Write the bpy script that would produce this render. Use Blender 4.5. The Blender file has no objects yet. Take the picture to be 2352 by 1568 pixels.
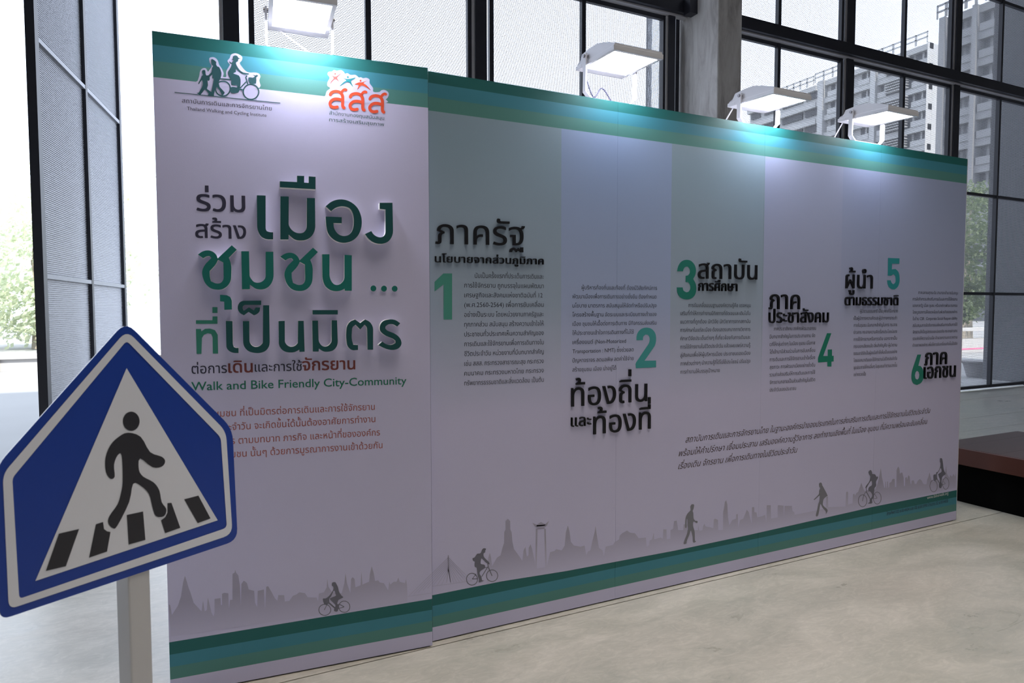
import bpy, bmesh, math, random
from mathutils import Vector, Matrix
from mathutils.geometry import tessellate_polygon
random.seed(7)
S = bpy.context.scene
C = S.collection
# ---------------------------------------------------------------- camera
# World axes: x runs along the glazed wall, y from the camera towards it, z up. The floor is z = 0.
FPX, PITCH, ROLL, CAMZ, YAW = 1500.0, 0.0492, 0.0019, 1.4469, 0.4485
cd = bpy.data.cameras.new('camera'); cam = bpy.data.objects.new('camera', cd); C.objects.link(cam)
cd.sensor_width = 36.0; cd.lens = 36.0 * FPX / 2352.0; cd.clip_start = 0.05; cd.clip_end = 800
cy, sy = math.cos(YAW), math.sin(YAW); cp, sp = math.cos(PITCH), math.sin(PITCH); cr, sr = math.cos(ROLL), math.sin(ROLL)
def dirw(a, b, c):            # level camera frame (right, forward, up) -> world
    return Vector((a*cy + b*sy, -a*sy + b*cy, c))
def camdir(x, y, z):          # camera frame -> world
    x, z = cr*x + sr*z, -sr*x + cr*z
    y, z = cp*y + sp*z, -sp*y + cp*z
    return dirw(x, y, z)
R, Fw, U = camdir(1, 0, 0), camdir(0, 1, 0), camdir(0, 0, 1)
M = Matrix((( R.x, U.x, -Fw.x, 0), (R.y, U.y, -Fw.y, 0), (R.z, U.z, -Fw.z, CAMZ), (0, 0, 0, 1)))
cam.matrix_world = M
S.camera = cam
cd.dof.use_dof = True; cd.dof.focus_distance = 4.2; cd.dof.aperture_fstop = 5.6
def ray(px, py): return camdir((px - 1176.0)/FPX, 1.0, -(py - 784.0)/FPX)
def on_y(px, py, D): v = ray(px, py); s = D/v.y; return Vector((v.x*s, D, CAMZ + v.z*s))
def on_x(px, py, X): v = ray(px, py); s = X/v.x; return Vector((X, v.y*s, CAMZ + v.z*s))
def on_z(px, py, Z): v = ray(px, py); s = (Z - CAMZ)/v.z; return Vector((v.x*s, v.y*s, Z))
# ---------------------------------------------------------------- world, sun, area lights, exposure
SKY, BACKLIGHT, TOPLIGHT, FLOODW, FACE, SUNW = 3.6, 30, 95, 13.0, 9.0, 9.0
w = bpy.data.worlds.new('sky'); S.world = w; w.use_nodes = True
bg = w.node_tree.nodes['Background']; bg.inputs[0].default_value = (0.79, 0.89, 1.08, 1); bg.inputs[1].default_value = SKY
sun = bpy.data.objects.new('sun', bpy.data.lights.new('sun', 'SUN')); C.objects.link(sun)
sun.data.energy = SUNW; sun.data.angle = 0.03; sun.data.color = (1, 0.95, 0.86)
sun.rotation_euler = Vector((0.06, 0.80, -0.95)).to_track_quat('-Z', 'Y').to_euler()
def area(name, loc, direc, sx, sy_, power, col):
    l = bpy.data.lights.new(name, 'AREA'); l.shape = 'RECTANGLE'; l.size = sx; l.size_y = sy_; l.energy = power; l.color = col
    o = bpy.data.objects.new(name, l); o.location = loc; o.rotation_euler = Vector(direc).to_track_quat('-Z', 'Y').to_euler(); C.objects.link(o); return o
area('back_fill', (3.5, -9.3, 3.6), (0, 1, -0.06), 20, 5.0, BACKLIGHT, (1.0, 0.97, 0.95))  # unseen fill light added behind the camera to brighten the board faces
top_fill = area('overhead_fill', (2.2, 0.2, 8.4), (0, 0.05, -1), 6, 3.5, TOPLIGHT, (1.0, 0.91, 0.78)); top_fill.data.spread = math.radians(75)  # added fill under the closed ceiling, narrow spread to brighten the floor
vs = S.view_settings; vs.view_transform = 'Standard'; vs.look = 'None'; vs.gamma = 1.0; vs.use_curve_mapping = False; vs.exposure = 0.0
S.cycles.use_denoising = True; S.cycles.max_bounces = 8; S.cycles.sample_clamp_indirect = 6; S.cycles.sample_clamp_direct = 0
# ---------------------------------------------------------------- materials
def lin(r, g, b):
    f = lambda c: (c/255/12.92) if c/255 <= 0.04045 else ((c/255 + 0.055)/1.055)**2.4
    return (f(r), f(g), f(b), 1)
def mat(name, col, rough=0.6, metal=0.0, spec=0.5, emit=None, noise=None, bump=0.0, bscale=60, alpha=None):
    m = bpy.data.materials.new(name); m.use_nodes = True; nt = m.node_tree; b = nt.nodes['Principled BSDF']
    col = tuple(col)[:3] + (1,)
    b.inputs['Base Color'].default_value = col; b.inputs['Roughness'].default_value = rough; b.inputs['Metallic'].default_value = metal
    b.inputs['Specular IOR Level'].default_value = spec
    if emit: b.inputs['Emission Color'].default_value = tuple(emit[0]) + (1,); b.inputs['Emission Strength'].default_value = emit[1]
    tc = nt.nodes.new('ShaderNodeTexCoord')
    if noise:
        n = nt.nodes.new('ShaderNodeTexNoise'); n.inputs['Scale'].default_value = noise[0]; n.inputs['Detail'].default_value = 5
        nt.links.new(tc.outputs['Object'], n.inputs['Vector'])
        mx = nt.nodes.new('ShaderNodeMix'); mx.data_type = 'RGBA'; mx.inputs['A'].default_value = col
        mx.inputs['B'].default_value = tuple(c*noise[1] for c in col[:3]) + (1,)
        nt.links.new(n.outputs['Fac'], mx.inputs['Factor']); nt.links.new(mx.outputs['Result'], b.inputs['Base Color'])
    if bump:
        n2 = nt.nodes.new('ShaderNodeTexNoise'); n2.inputs['Scale'].default_value = bscale; n2.inputs['Detail'].default_value = 4
        nt.links.new(tc.outputs['Object'], n2.inputs['Vector'])
        bp = nt.nodes.new('ShaderNodeBump'); bp.inputs['Strength'].default_value = bump; bp.inputs['Distance'].default_value = 0.01
        nt.links.new(n2.outputs['Fac'], bp.inputs['Height']); nt.links.new(bp.outputs['Normal'], b.inputs['Normal'])
    return m
def ramp(nt, fac, stops, interp='LINEAR'):
    r = nt.nodes.new('ShaderNodeValToRGB'); r.color_ramp.interpolation = interp
    e = r.color_ramp.elements
    while len(e) < len(stops): e.new(0.5)
    for k, (p, c) in enumerate(stops): e[k].position = p; e[k].color = tuple(c)[:3] + (1,)
    nt.links.new(fac, r.inputs[0]); return r.outputs[0]
def mixc(nt, f, a, b):
    mx = nt.nodes.new('ShaderNodeMix'); mx.data_type = 'RGBA'
    for s, v in (('Factor', f), ('A', a), ('B', b)):
        if isinstance(v, (int, float)): mx.inputs[s].default_value = v
        elif isinstance(v, tuple): mx.inputs[s].default_value = v
        else: nt.links.new(v, mx.inputs[s])
    return mx.outputs['Result']
def math_(nt, op, a, b=0.0, clamp=False):
    n = nt.nodes.new('ShaderNodeMath'); n.operation = op; n.use_clamp = clamp
    for i, v in enumerate((a, b)):
        if isinstance(v, (int, float)): n.inputs[i].default_value = v
        else: nt.links.new(v, n.inputs[i])
    return n.outputs[0]
WHITEP = (0.62, 0.60, 0.83, 1)
DKG, TEAL, OLIV = (0.016, 0.137, 0.135, 1), (0.055, 0.25, 0.33, 1), (0.09, 0.26, 0.24, 1)
H = 2.44
def print_material(name, columns):
    """printed board face: stripes by height, tinted columns along the length (object coordinates)"""
    m = bpy.data.materials.new(name); m.use_nodes = True; nt = m.node_tree; b = nt.nodes['Principled BSDF']
    b.inputs['Roughness'].default_value = 0.5; b.inputs['Specular IOR Level'].default_value = 0.35
    tc = nt.nodes.new('ShaderNodeTexCoord'); sx = nt.nodes.new('ShaderNodeSeparateXYZ'); nt.links.new(tc.outputs['Object'], sx.inputs[0])
    z = math_(nt, 'DIVIDE', sx.outputs['Z'], H); x = math_(nt, 'DIVIDE', sx.outputs['X'], 4.0)
    base = WHITEP
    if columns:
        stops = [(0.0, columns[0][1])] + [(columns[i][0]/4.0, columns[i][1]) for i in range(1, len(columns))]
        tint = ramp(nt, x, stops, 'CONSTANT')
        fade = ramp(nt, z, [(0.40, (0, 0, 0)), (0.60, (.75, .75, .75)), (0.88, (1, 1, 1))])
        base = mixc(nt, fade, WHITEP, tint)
    zz = lambda v: v/H
    cst = ramp(nt, z, [(0, WHITEP), (zz(.059), OLIV), (zz(.108), TEAL), (zz(.157), DKG), (zz(.209), WHITEP), (zz(2.276), OLIV), (zz(2.330), TEAL), (zz(2.387), DKG)], 'CONSTANT')
    msk = ramp(nt, z, [(0, (0, 0, 0)), (zz(.059), (1, 1, 1)), (zz(.209), (0, 0, 0)), (zz(2.276), (1, 1, 1))], 'CONSTANT')
    col = mixc(nt, msk, base, cst)
    nt.links.new(col, b.inputs['Base Color'])
    n2 = nt.nodes.new('ShaderNodeTexNoise'); n2.inputs['Scale'].default_value = 240; n2.inputs['Detail'].default_value = 3
    nt.links.new(tc.outputs['Object'], n2.inputs['Vector'])
    bp = nt.nodes.new('ShaderNodeBump'); bp.inputs['Strength'].default_value = 0.12; bp.inputs['Distance'].default_value = 0.002
    nt.links.new(n2.outputs['Fac'], bp.inputs['Height']); nt.links.new(bp.outputs['Normal'], b.inputs['Normal'])
    return m
M_PRINTA = print_material('printed_title_face', None)
M_WHITEP = mat('printed_white', WHITEP, 0.5)
M_CORE = mat('board_core', (0.62, 0.60, 0.62), 0.7, noise=(8, 0.9))
M_BLACKGAP = mat('dark_foot', (0.02, 0.018, 0.018), 0.9)
M_INK = mat('ink_navy', lin(48, 46, 70), 0.55)
M_TXT = mat('ink_charcoal', lin(58, 60, 72), 0.55)
M_BRN = mat('ink_brown', lin(128, 62, 60), 0.55)
M_ORG = mat('ink_rust', lin(170, 88, 78), 0.55)
M_HAND = mat('ink_umber', lin(72, 52, 54), 0.55)
M_GRN = mat('ink_green', lin(24, 118, 96), 0.55)
M_GRN2 = mat('ink_sea_green', lin(52, 138, 120), 0.55)
M_NUM = [None] + [mat('number_green_%d' % i, c, 0.55) for i, c in enumerate((lin(72, 150, 136), lin(66, 158, 160), lin(28, 124, 112), lin(22, 130, 108), lin(40, 146, 154), lin(40, 134, 118)))]
M_LOGO = mat('logo_green', lin(30, 82, 90), 0.55)
M_ORANGE = mat('logo_orange', lin(232, 84, 50), 0.5)
M_PINK = mat('logo_coral', lin(238, 96, 88), 0.5)
M_LTEAL = mat('logo_teal', lin(36, 140, 150), 0.5)
M_SIL = mat('silhouette_grey', lin(112, 112, 128), 0.55)
M_SIL2 = mat('silhouette_pale', lin(128, 128, 140), 0.55)
M_LWHITE = mat('footer_white', (0.7, 0.75, 0.78), 0.55)
def skyline_material():
    m = bpy.data.materials.new('skyline_print'); m.use_nodes = True; nt = m.node_tree; b = nt.nodes['Principled BSDF']
    b.inputs['Roughness'].default_value = 0.5
    tc = nt.nodes.new('ShaderNodeTexCoord'); sx = nt.nodes.new('ShaderNodeSeparateXYZ'); nt.links.new(tc.outputs['Object'], sx.inputs[0])
    c = ramp(nt, sx.outputs['Z'], [(0.21, tuple(v*.96 for v in WHITEP[:3])), (0.36, (0.40, 0.38, 0.52))])
    nt.links.new(c, b.inputs['Base Color']); return m
M_SKYL = skyline_material()
M_LETD = mat('letter_dark_green', lin(10, 78, 80), 0.4)
M_LETG = mat('letter_green', lin(12, 116, 108), 0.4)
M_FOAM = mat('letter_foam_edge', (0.94, 0.94, 0.96), 0.6)
M_BLACK = mat('gloss_black', (0.010, 0.010, 0.013), 0.3, spec=0.3)
M_STEEL = mat('dark_painted_steel', (0.030, 0.032, 0.045), 0.45, spec=0.5, noise=(6, 0.8))
M_SHEET = mat('light_painted_sheet', (0.94, 0.95, 0.97), 0.6)
M_STRIP = mat('lit_edge_grey', (0.55, 0.54, 0.55), 0.5)  # pale grey stands in for daylight on post and beam edges
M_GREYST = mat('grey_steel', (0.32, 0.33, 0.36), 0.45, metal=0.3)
M_MESH = mat('screen_wire', (0.50, 0.51, 0.55), 0.5, metal=0.3)
M_FLOODB = mat('flood_body', (0.72, 0.73, 0.80), 0.45)
M_LAMP = mat('flood_glass', (0.9, 0.9, 0.95), 0.3, emit=((0.96, 0.95, 1.0), FACE))
M_CABLE = mat('white_cable', (0.7, 0.7, 0.75), 0.5)
M_DCABLE = mat('dark_cable', (0.03, 0.03, 0.06), 0.5)
M_BOLT = mat('bolt_steel', (0.25, 0.24, 0.25), 0.35, metal=0.8)
M_SBLUE = mat('sign_blue', lin(18, 62, 160), 0.38)
M_SWHITE = mat('sign_white', (0.82, 0.83, 0.90), 0.4)
M_SBLACK = mat('sign_black', lin(44, 44, 52), 0.4)
M_SBACK = mat('sign_aluminium', (0.5, 0.5, 0.52), 0.4, metal=0.6)
M_POST = mat('post_paint', (0.62, 0.61, 0.62), 0.5, noise=(5, 0.93))
M_WOOD = mat('stained_teak', (0.050, 0.022, 0.018), 0.55, spec=0.3, noise=(3, 0.6))
M_WOOD2 = mat('stained_teak_edge', (0.075, 0.022, 0.014), 0.5, spec=0.3, noise=(4, 0.7))
M_PLINTH = mat('plinth_void_shade', (0.004, 0.004, 0.004), 1.0, spec=0.0)  # near black puts the shade under the platform into the colour
M_WALL = mat('hall_plaster', (0.30, 0.29, 0.29), 0.9, noise=(1.5, 0.9))
M_GROUND = mat('paved_yard', (0.24, 0.24, 0.235), 0.9, noise=(0.8, 0.85))
M_BLD = mat('painted_concrete', (0.40, 0.40, 0.40), 0.85, noise=(0.15, 0.9))
M_BLD2 = mat('grey_concrete', (0.20, 0.20, 0.205), 0.85, noise=(0.15, 0.9))
M_GLASSD = mat('window_dark_glass', (0.05, 0.05, 0.055), 0.6)
M_LEDGE = mat('pale_stone', (0.42, 0.41, 0.40), 0.8, noise=(2, 0.9))
M_PINKL = mat('pink_stripe', (0.75, 0.12, 0.25), 0.6)
M_POT = mat('planter_clay', (0.14, 0.13, 0.13), 0.7)
M_TRUNK = mat('bark', (0.32, 0.28, 0.22), 0.9, noise=(8, 0.6))
def leaf_material(name, c):
    m = bpy.data.materials.new(name); m.use_nodes = True; nt = m.node_tree; b = nt.nodes['Principled BSDF']
    oi = nt.nodes.new('ShaderNodeTexCoord'); n = nt.nodes.new('ShaderNodeTexNoise'); n.inputs['Scale'].default_value = 0.9
    nt.links.new(oi.outputs['Object'], n.inputs['Vector'])
    nt.links.new(mixc(nt, n.outputs['Fac'], c, (c[0]*1.5, c[1]*1.35, c[2]*1.1, 1)), b.inputs['Base Color'])
    b.inputs['Roughness'].default_value = 0.6
    t = nt.nodes.new('ShaderNodeBsdfTranslucent'); t.inputs[0].default_value = (c[0]*1.5, c[1]*1.5, c[2]*1.35, 1)
    ms = nt.nodes.new('ShaderNodeMixShader'); ms.inputs[0].default_value = 0.4
    nt.links.new(b.outputs[0], ms.inputs[1]); nt.links.new(t.outputs[0], ms.inputs[2]); nt.links.new(ms.outputs[0], nt.nodes['Material Output'].inputs[0])
    return m
M_LEAF = leaf_material('leaves', (0.42, 0.47, 0.38, 1)); M_LEAF2 = leaf_material('leaves_yellow', (0.48, 0.52, 0.39, 1)); M_LEAFD = leaf_material('leaves_dark', (0.07, 0.10, 0.045, 1))
M_YARDW = mat('dark_render', (0.045, 0.045, 0.05), 0.9, noise=(1, 0.8))  # very dark grey, mottled by noise
def concrete_floor():
    m = bpy.data.materials.new('polished_concrete'); m.use_nodes = True; nt = m.node_tree; b = nt.nodes['Principled BSDF']
    tc = nt.nodes.new('ShaderNodeTexCoord')
    mp = nt.nodes.new('ShaderNodeMapping'); mp.inputs['Scale'].default_value = (1.0, 2.2, 1); mp.inputs['Rotation'].default_value = (0, 0, 0.5)
    nt.links.new(tc.outputs['Object'], mp.inputs[0])
    n1 = nt.nodes.new('ShaderNodeTexNoise'); n1.inputs['Scale'].default_value = 1.6; n1.inputs['Detail'].default_value = 8; n1.inputs['Roughness'].default_value = 0.62; n1.inputs['Distortion'].default_value = 1.4
    n2 = nt.nodes.new('ShaderNodeTexNoise'); n2.inputs['Scale'].default_value = 9; n2.inputs['Detail'].default_value = 9; n2.inputs['Roughness'].default_value = 0.7; n2.inputs['Distortion'].default_value = 2.5
    n3 = nt.nodes.new('ShaderNodeTexNoise'); n3.inputs['Scale'].default_value = 0.5; n3.inputs['Detail'].default_value = 2
    for n in (n1, n2, n3): nt.links.new(mp.outputs[0], n.inputs['Vector'])
    c1 = ramp(nt, n1.outputs['Fac'], [(0.36, (0.29, 0.285, 0.235)), (0.5, (0.46, 0.435, 0.37)), (0.64, (0.66, 0.615, 0.545))])
    c2 = ramp(nt, n2.outputs['Fac'], [(0.34, (0.36, 0.355, 0.315)), (0.5, (0.47, 0.45, 0.395)), (0.66, (0.66, 0.625, 0.56))])
    c3 = ramp(nt, n3.outputs['Fac'], [(0.35, (0.43, 0.45, 0.41)), (0.65, (0.52, 0.47, 0.42))])
    c = mixc(nt, 0.5, c1, c2); c = mixc(nt, 0.3, c, c3)
    nt.links.new(c, b.inputs['Base Color'])
    nt.links.new(ramp(nt, n1.outputs['Fac'], [(0.3, (.26, .26, .26)), (0.7, (.42, .42, .42))]), b.inputs['Roughness'])
    bp = nt.nodes.new('ShaderNodeBump'); bp.inputs['Strength'].default_value = 0.08; bp.inputs['Distance'].default_value = 0.004
    nt.links.new(n2.outputs['Fac'], bp.inputs['Height']); nt.links.new(bp.outputs['Normal'], b.inputs['Normal'])
    return m
M_FLOOR = concrete_floor()
def column_concrete():
    m = bpy.data.materials.new('cast_concrete'); m.use_nodes = True; nt = m.node_tree; b = nt.nodes['Principled BSDF']
    tc = nt.nodes.new('ShaderNodeTexCoord'); mp = nt.nodes.new('ShaderNodeMapping'); mp.inputs['Scale'].default_value = (3, 3, 0.6)
    nt.links.new(tc.outputs['Object'], mp.inputs[0])
    n1 = nt.nodes.new('ShaderNodeTexNoise'); n1.inputs['Scale'].default_value = 2; n1.inputs['Detail'].default_value = 8; n1.inputs['Roughness'].default_value = 0.65; n1.inputs['Distortion'].default_value = 0.8
    nt.links.new(mp.outputs[0], n1.inputs['Vector'])
    nt.links.new(ramp(nt, n1.outputs['Fac'], [(0.34, (0.46, 0.435, 0.42)), (0.5, (0.72, 0.69, 0.67)), (0.66, (0.84, 0.82, 0.80))]), b.inputs['Base Color'])
    b.inputs['Roughness'].default_value = 0.8
    bp = nt.nodes.new('ShaderNodeBump'); bp.inputs['Strength'].default_value = 0.3; bp.inputs['Distance'].default_value = 0.01
    nt.links.new(n1.outputs['Fac'], bp.inputs['Height']); nt.links.new(bp.outputs['Normal'], b.inputs['Normal'])
    return m
M_COL = column_concrete()
# ---------------------------------------------------------------- mesh helpers
class MB:
    """collects boxes, tubes and prisms into one mesh"""
    def __init__(s): s.v = []; s.f = []; s.mi = []
    def add(s, vs_, fs, mi=0):
        n = len(s.v); s.v += [tuple(p) for p in vs_]; s.f += [tuple(i + n for i in f) for f in fs]; s.mi += [mi]*len(fs); return s
    def box(s, x0, x1, y0, y1, z0, z1, mi=0):
        return s.add([(x0,y0,z0),(x1,y0,z0),(x1,y1,z0),(x0,y1,z0),(x0,y0,z1),(x1,y0,z1),(x1,y1,z1),(x0,y1,z1)],
                     [(3,2,1,0),(4,5,6,7),(0,1,5,4),(1,2,6,5),(2,3,7,6),(3,0,4,7)], mi)
    def tube(s, pts, r, n=8, mi=0):
        pts = [Vector(p) for p in pts]; rr = r if isinstance(r, (list, tuple)) else [r]*len(pts); vs_ = []; fs = []
        for i, p in enumerate(pts):
            t = (pts[min(i+1, len(pts)-1)] - pts[max(i-1, 0)]).normalized()
            a = t.cross(Vector((0, 0, 1)));
            if a.length < 1e-4: a = Vector((1, 0, 0))
            a.normalize(); b = t.cross(a)
            for k in range(n):
                an = 2*math.pi*k/n; vs_.append(p + (a*math.cos(an) + b*math.sin(an))*rr[i])
        for i in range(len(pts)-1):
            for k in range(n): fs.append((i*n+k, i*n+(k+1) % n, (i+1)*n+(k+1) % n, (i+1)*n+k))
        fs.append(tuple(range(n-1, -1, -1))); fs.append(tuple((len(pts)-1)*n + k for k in range(n)))
        return s.add(vs_, fs, mi)
    def build(s, name, mats, parent=None, bevel=0.0, smooth=False):
        me = bpy.data.meshes.new(name); me.from_pydata(s.v, [], s.f)
        for m in (mats if isinstance(mats, (list, tuple)) else [mats]): me.materials.append(m)
        me.polygons.foreach_set('material_index', s.mi); me.update()
        if smooth: me.polygons.foreach_set('use_smooth', [True]*len(me.polygons))
        return link(name, me, parent, bevel)
def link(name, me, parent=None, bevel=0.0):
    o = bpy.data.objects.new(name, me); C.objects.link(o)
    if parent: o.parent = parent
    if bevel:
        b = o.modifiers.new('b', 'BEVEL'); b.width = bevel; b.segments = 2; b.limit_method = 'ANGLE'
    return o
def tag(o, label=None, cat=None, group=None, kind=None):
    for k, v in (('label', label), ('category', cat), ('group', group), ('kind', kind)):
        if v: o[k] = v
    return o
def empty(name, loc=(0, 0, 0), rz=0.0):
    o = bpy.data.objects.new(name, None); C.objects.link(o); o.location = loc; o.rotation_euler = (0, 0, rz); o.empty_display_size = 0.1; return o
def bx(name, m, parent, *a, bevel=0.0): return MB().box(*a).build(name, m, parent, bevel)
def smooth(pts, n=4, closed=True):
    out = []; L = len(pts)
    rng = range(L) if closed else range(L-1)
    for i in rng:
        g = (lambda k: pts[k % L]) if closed else (lambda k: pts[max(0, min(L-1, k))])
        p0, p1, p2, p3 = g(i-1), g(i), g(i+1), g(i+2)
        for j in range(n):
            t = j/n
            out.append(tuple(0.5*((2*p1[k]) + (-p0[k]+p2[k])*t + (2*p0[k]-5*p1[k]+4*p2[k]-p3[k])*t*t + (-p0[k]+3*p1[k]-3*p2[k]+p3[k])*t**3) for k in (0, 1)))
    if not closed: out.append(tuple(pts[-1]))
    return out
def arcs(pts, n=3):
    # refine a traced outline: corners stay sharp, long straight edges stay straight, short edges bend into arcs
    if len(pts) < 9: return list(pts)
    P_ = [Vector(p) for p in pts]; m_ = len(P_); D = [(P_[(i+1) % m_] - P_[i]) for i in range(m_)]
    out = []
    def tangent(i, seg):
        a, b = D[i-1], D[i]
        if a.length < 1e-9 or b.length < 1e-9: return D[seg].normalized()
        if a.angle(b) > 0.75: return D[seg].normalized()
        if a.length > 2.2*b.length: return a.normalized()
        if b.length > 2.2*a.length: return b.normalized()
        return (a.normalized()*b.length + b.normalized()*a.length).normalized()
    for i in range(m_):
        p, q, L_ = P_[i], P_[(i+1) % m_], D[i].length
        t0, t1 = tangent(i, i)*L_, tangent((i+1) % m_, i)*L_
        out.append(tuple(p))
        if t0.angle(D[i], 0) < 1e-3 and t1.angle(D[i], 0) < 1e-3: continue
        for k in range(1, n):
            t = k/n; h_ = (2*t**3-3*t*t+1)*p + (t**3-2*t*t+t)*t0 + (-2*t**3+3*t*t)*q + (t**3-t*t)*t1; out.append(tuple(h_))
    return out
def stroke(pts, wd, caps=False):
    """outline polygon of a line of width wd through pts (2-D)"""
    L = []; Rr = []; n = len(pts)
    for i, p in enumerate(pts):
        a = pts[max(i-1, 0)]; b = pts[min(i+1, n-1)]; dx, dy = b[0]-a[0], b[1]-a[1]; d = math.hypot(dx, dy) or 1
        nx, ny = -dy/d*wd/2, dx/d*wd/2; L.append((p[0]+nx, p[1]+ny)); Rr.append((p[0]-nx, p[1]-ny))
    if caps:
        def cap(c, frm, sgn=1):
            a0 = math.atan2(frm[1]-c[1], frm[0]-c[0]); return [(c[0]+math.cos(a0-math.pi*k/8)*wd/2, c[1]+math.sin(a0-math.pi*k/8)*wd/2) for k in range(1, 8)]
        return L + cap(pts[-1], L[-1]) + Rr[::-1] + cap(pts[0], Rr[0])
    return L + Rr[::-1]
def ell(cx, cy_, rx, ry, n=32): return [(cx+rx*math.cos(2*math.pi*k/n), cy_+ry*math.sin(2*math.pi*k/n)) for k in range(n)]
def roundpoly(pts, r, seg=5):
    out = []; n = len(pts)
    for i in range(n):
        p = Vector(pts[i]); a = (Vector(pts[i-1]) - p).normalized(); b = (Vector(pts[(i+1) % n]) - p).normalized()
        rr = r[i] if isinstance(r, (list, tuple)) else r; p0 = p + a*rr; p1 = p + b*rr
        for k in range(seg+1):
            t = k/seg; q = p0*(1-t)**2 + p*2*t*(1-t) + p1*t*t; out.append((q.x, q.y))
    return out
# ---------------------------------------------------------------- boards: local x along the face, z up, face at y = 0 looking to -y
class Board:
    def __init__(s, root): s.root = root; s.org = Vector(root.location); s.rz = root.rotation_euler.z; s.layer = 0
    def at(s, px, py, depth=0.0):
        """point of the face (or of a plane `depth` in front of it) seen in the photograph at px, py -> local (x, z)"""
        v = ray(px, py); c, sn = math.cos(s.rz), math.sin(s.rz)
        n = Vector((sn, -c, 0)); p0 = s.org + n*depth; k = n.dot(p0 - Vector((0, 0, 0)))/n.dot(v)
        q = v*k; q.z += CAMZ; d = q - s.org
        return (d.x*c + d.y*sn, q.z)
def xf(ox, oy, sc): return lambda pts: [(ox + p[0]/sc, oy + p[1]/sc) for p in pts]
def flat(bd, name, loops_list, m, lift, label=None, parent=None):
    """flat printed shapes; loops_list = list of shapes, each [outer, hole, ...] in photograph pixels"""
    mb = MB()
    for loops in loops_list:
        L = [[Vector((*bd.at(*p), 0)) for p in lp] for lp in loops]
        tris = tessellate_polygon(L); flatv = [q for lp in L for q in lp]
        vs_ = [(q.x, -lift, q.y) for q in flatv]; fs = []
        for t in tris:
            a, b, c = (flatv[i] for i in t); cr_ = (b.x-a.x)*(c.y-a.y) - (b.y-a.y)*(c.x-a.x)
            fs.append(t if cr_ > 0 else (t[0], t[2], t[1]))
        mb.add(vs_, fs)
    o = mb.build(name, m, parent or bd.root)
    if label: o['label'] = label
    return o
def raised(bd, name, loops, m, depth, parent=None, side=None):
    """cut-out letter standing `depth` off the face, coloured front, foam sides"""
    L = [[Vector((*bd.at(p[0], p[1], depth), 0)) for p in lp] for lp in loops]
    tris = tessellate_polygon(L); fl = [q for lp in L for q in lp]; mb = MB(); fs = []
    for t in tris:
        a, b, c = (fl[i] for i in t); fs.append(t if (b.x-a.x)*(c.y-a.y) - (b.y-a.y)*(c.x-a.x) > 0 else (t[0], t[2], t[1]))
    mb.add([(q.x, -depth, q.y) for q in fl], fs, 0)
    for lp in L:
        n = len(lp); ar = sum(lp[i].x*lp[(i+1) % n].y - lp[(i+1) % n].x*lp[i].y for i in range(n))
        hole = lp is not L[0]; flip = (ar > 0) == hole
        vs_ = [(q.x, -depth, q.y) for q in lp] + [(q.x, 0.0, q.y) for q in lp]
        mb.add(vs_, [((i, (i+1) % n, n+(i+1) % n, n+i) if flip else (n+i, n+(i+1) % n, (i+1) % n, i)) for i in range(n)], 1)
    return mb.build(name, [m, side or M_FOAM], parent or bd.root)
# ---------------------------------------------------------------- lettering with Blender's own font (Thai marks stacked here)
_g = {}
def glyph(ch, off, ext):
    k = (ch, off, ext)
    if k in _g: return _g[k]
    def mk(s):
        c = bpy.data.curves.new('t', 'FONT'); c.body = s; c.size = 1; c.offset = off; c.resolution_u = 3; c.fill_mode = 'FRONT' if not ext else 'BOTH'
        if ext: c.extrude = 0.5
        o = bpy.data.objects.new('t', c); C.objects.link(o); bpy.context.view_layer.update()
        me = bpy.data.meshes.new_from_object(o.evaluated_get(bpy.context.evaluated_depsgraph_get()))
        r = ([tuple(v.co) for v in me.vertices], [tuple(p.vertices) for p in me.polygons])
        bpy.data.objects.remove(o); bpy.data.curves.remove(c); bpy.data.meshes.remove(me); return r
    def mk_overlap(ch_):
        # letters drawn with overlapping contours: fill every contour on its own
        from mathutils.geometry import interpolate_bezier
        c = bpy.data.curves.new('t', 'FONT'); c.body = ch_; c.size = 1
        o = bpy.data.objects.new('t', c); C.objects.link(o); bpy.context.view_layer.update()
        cu = o.to_curve(bpy.context.evaluated_depsgraph_get()); V = []; Fc = []
        for sp_ in cu.splines:
            P_ = sp_.bezier_points; n_ = len(P_); pts = []
            for i in range(n_):
                a_, b_ = P_[i], P_[(i+1) % n_]
                pts += [Vector((q_[0], q_[1], 0)) for q_ in interpolate_bezier(a_.co, a_.handle_right, b_.handle_left, b_.co, 4)[:-1]]
            clean = [p_ for i, p_ in enumerate(pts) if (p_ - pts[i-1]).length > 1e-5]
            tr = tessellate_polygon([clean]); b0 = len(V); m_ = len(clean)
            for zz in ((0.5, -0.5) if ext else (0.0,)): V.extend((p_.x, p_.y, zz) for p_ in clean)
            for t_ in tr:
                a_, b_, c_ = (clean[i] for i in t_); up = (b_.x-a_.x)*(c_.y-a_.y) - (b_.y-a_.y)*(c_.x-a_.x) > 0
                Fc.append(tuple(b0+i for i in (t_ if up else (t_[0], t_[2], t_[1]))))
            if ext: Fc += [(b0+i, b0+(i+1) % m_, b0+m_+(i+1) % m_, b0+m_+i) for i in range(m_)]
        o.to_curve_clear(); bpy.data.objects.remove(o); bpy.data.curves.remove(c); return V, Fc
    if ch == ' ': _g[k] = ([], [], 0.27); return _g[k]
    v, f = mk_overlap(ch) if ch in 'ลสษ' else mk(ch)
    vi, _ = mk(ch + 'I'); v0, _ = mk('I')
    adv = max(p[0] for p in vi) - max(p[0] for p in v0)
    if adv < 0.02: adv = 0.0
    _g[k] = (v, f, adv); return _g[k]
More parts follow.
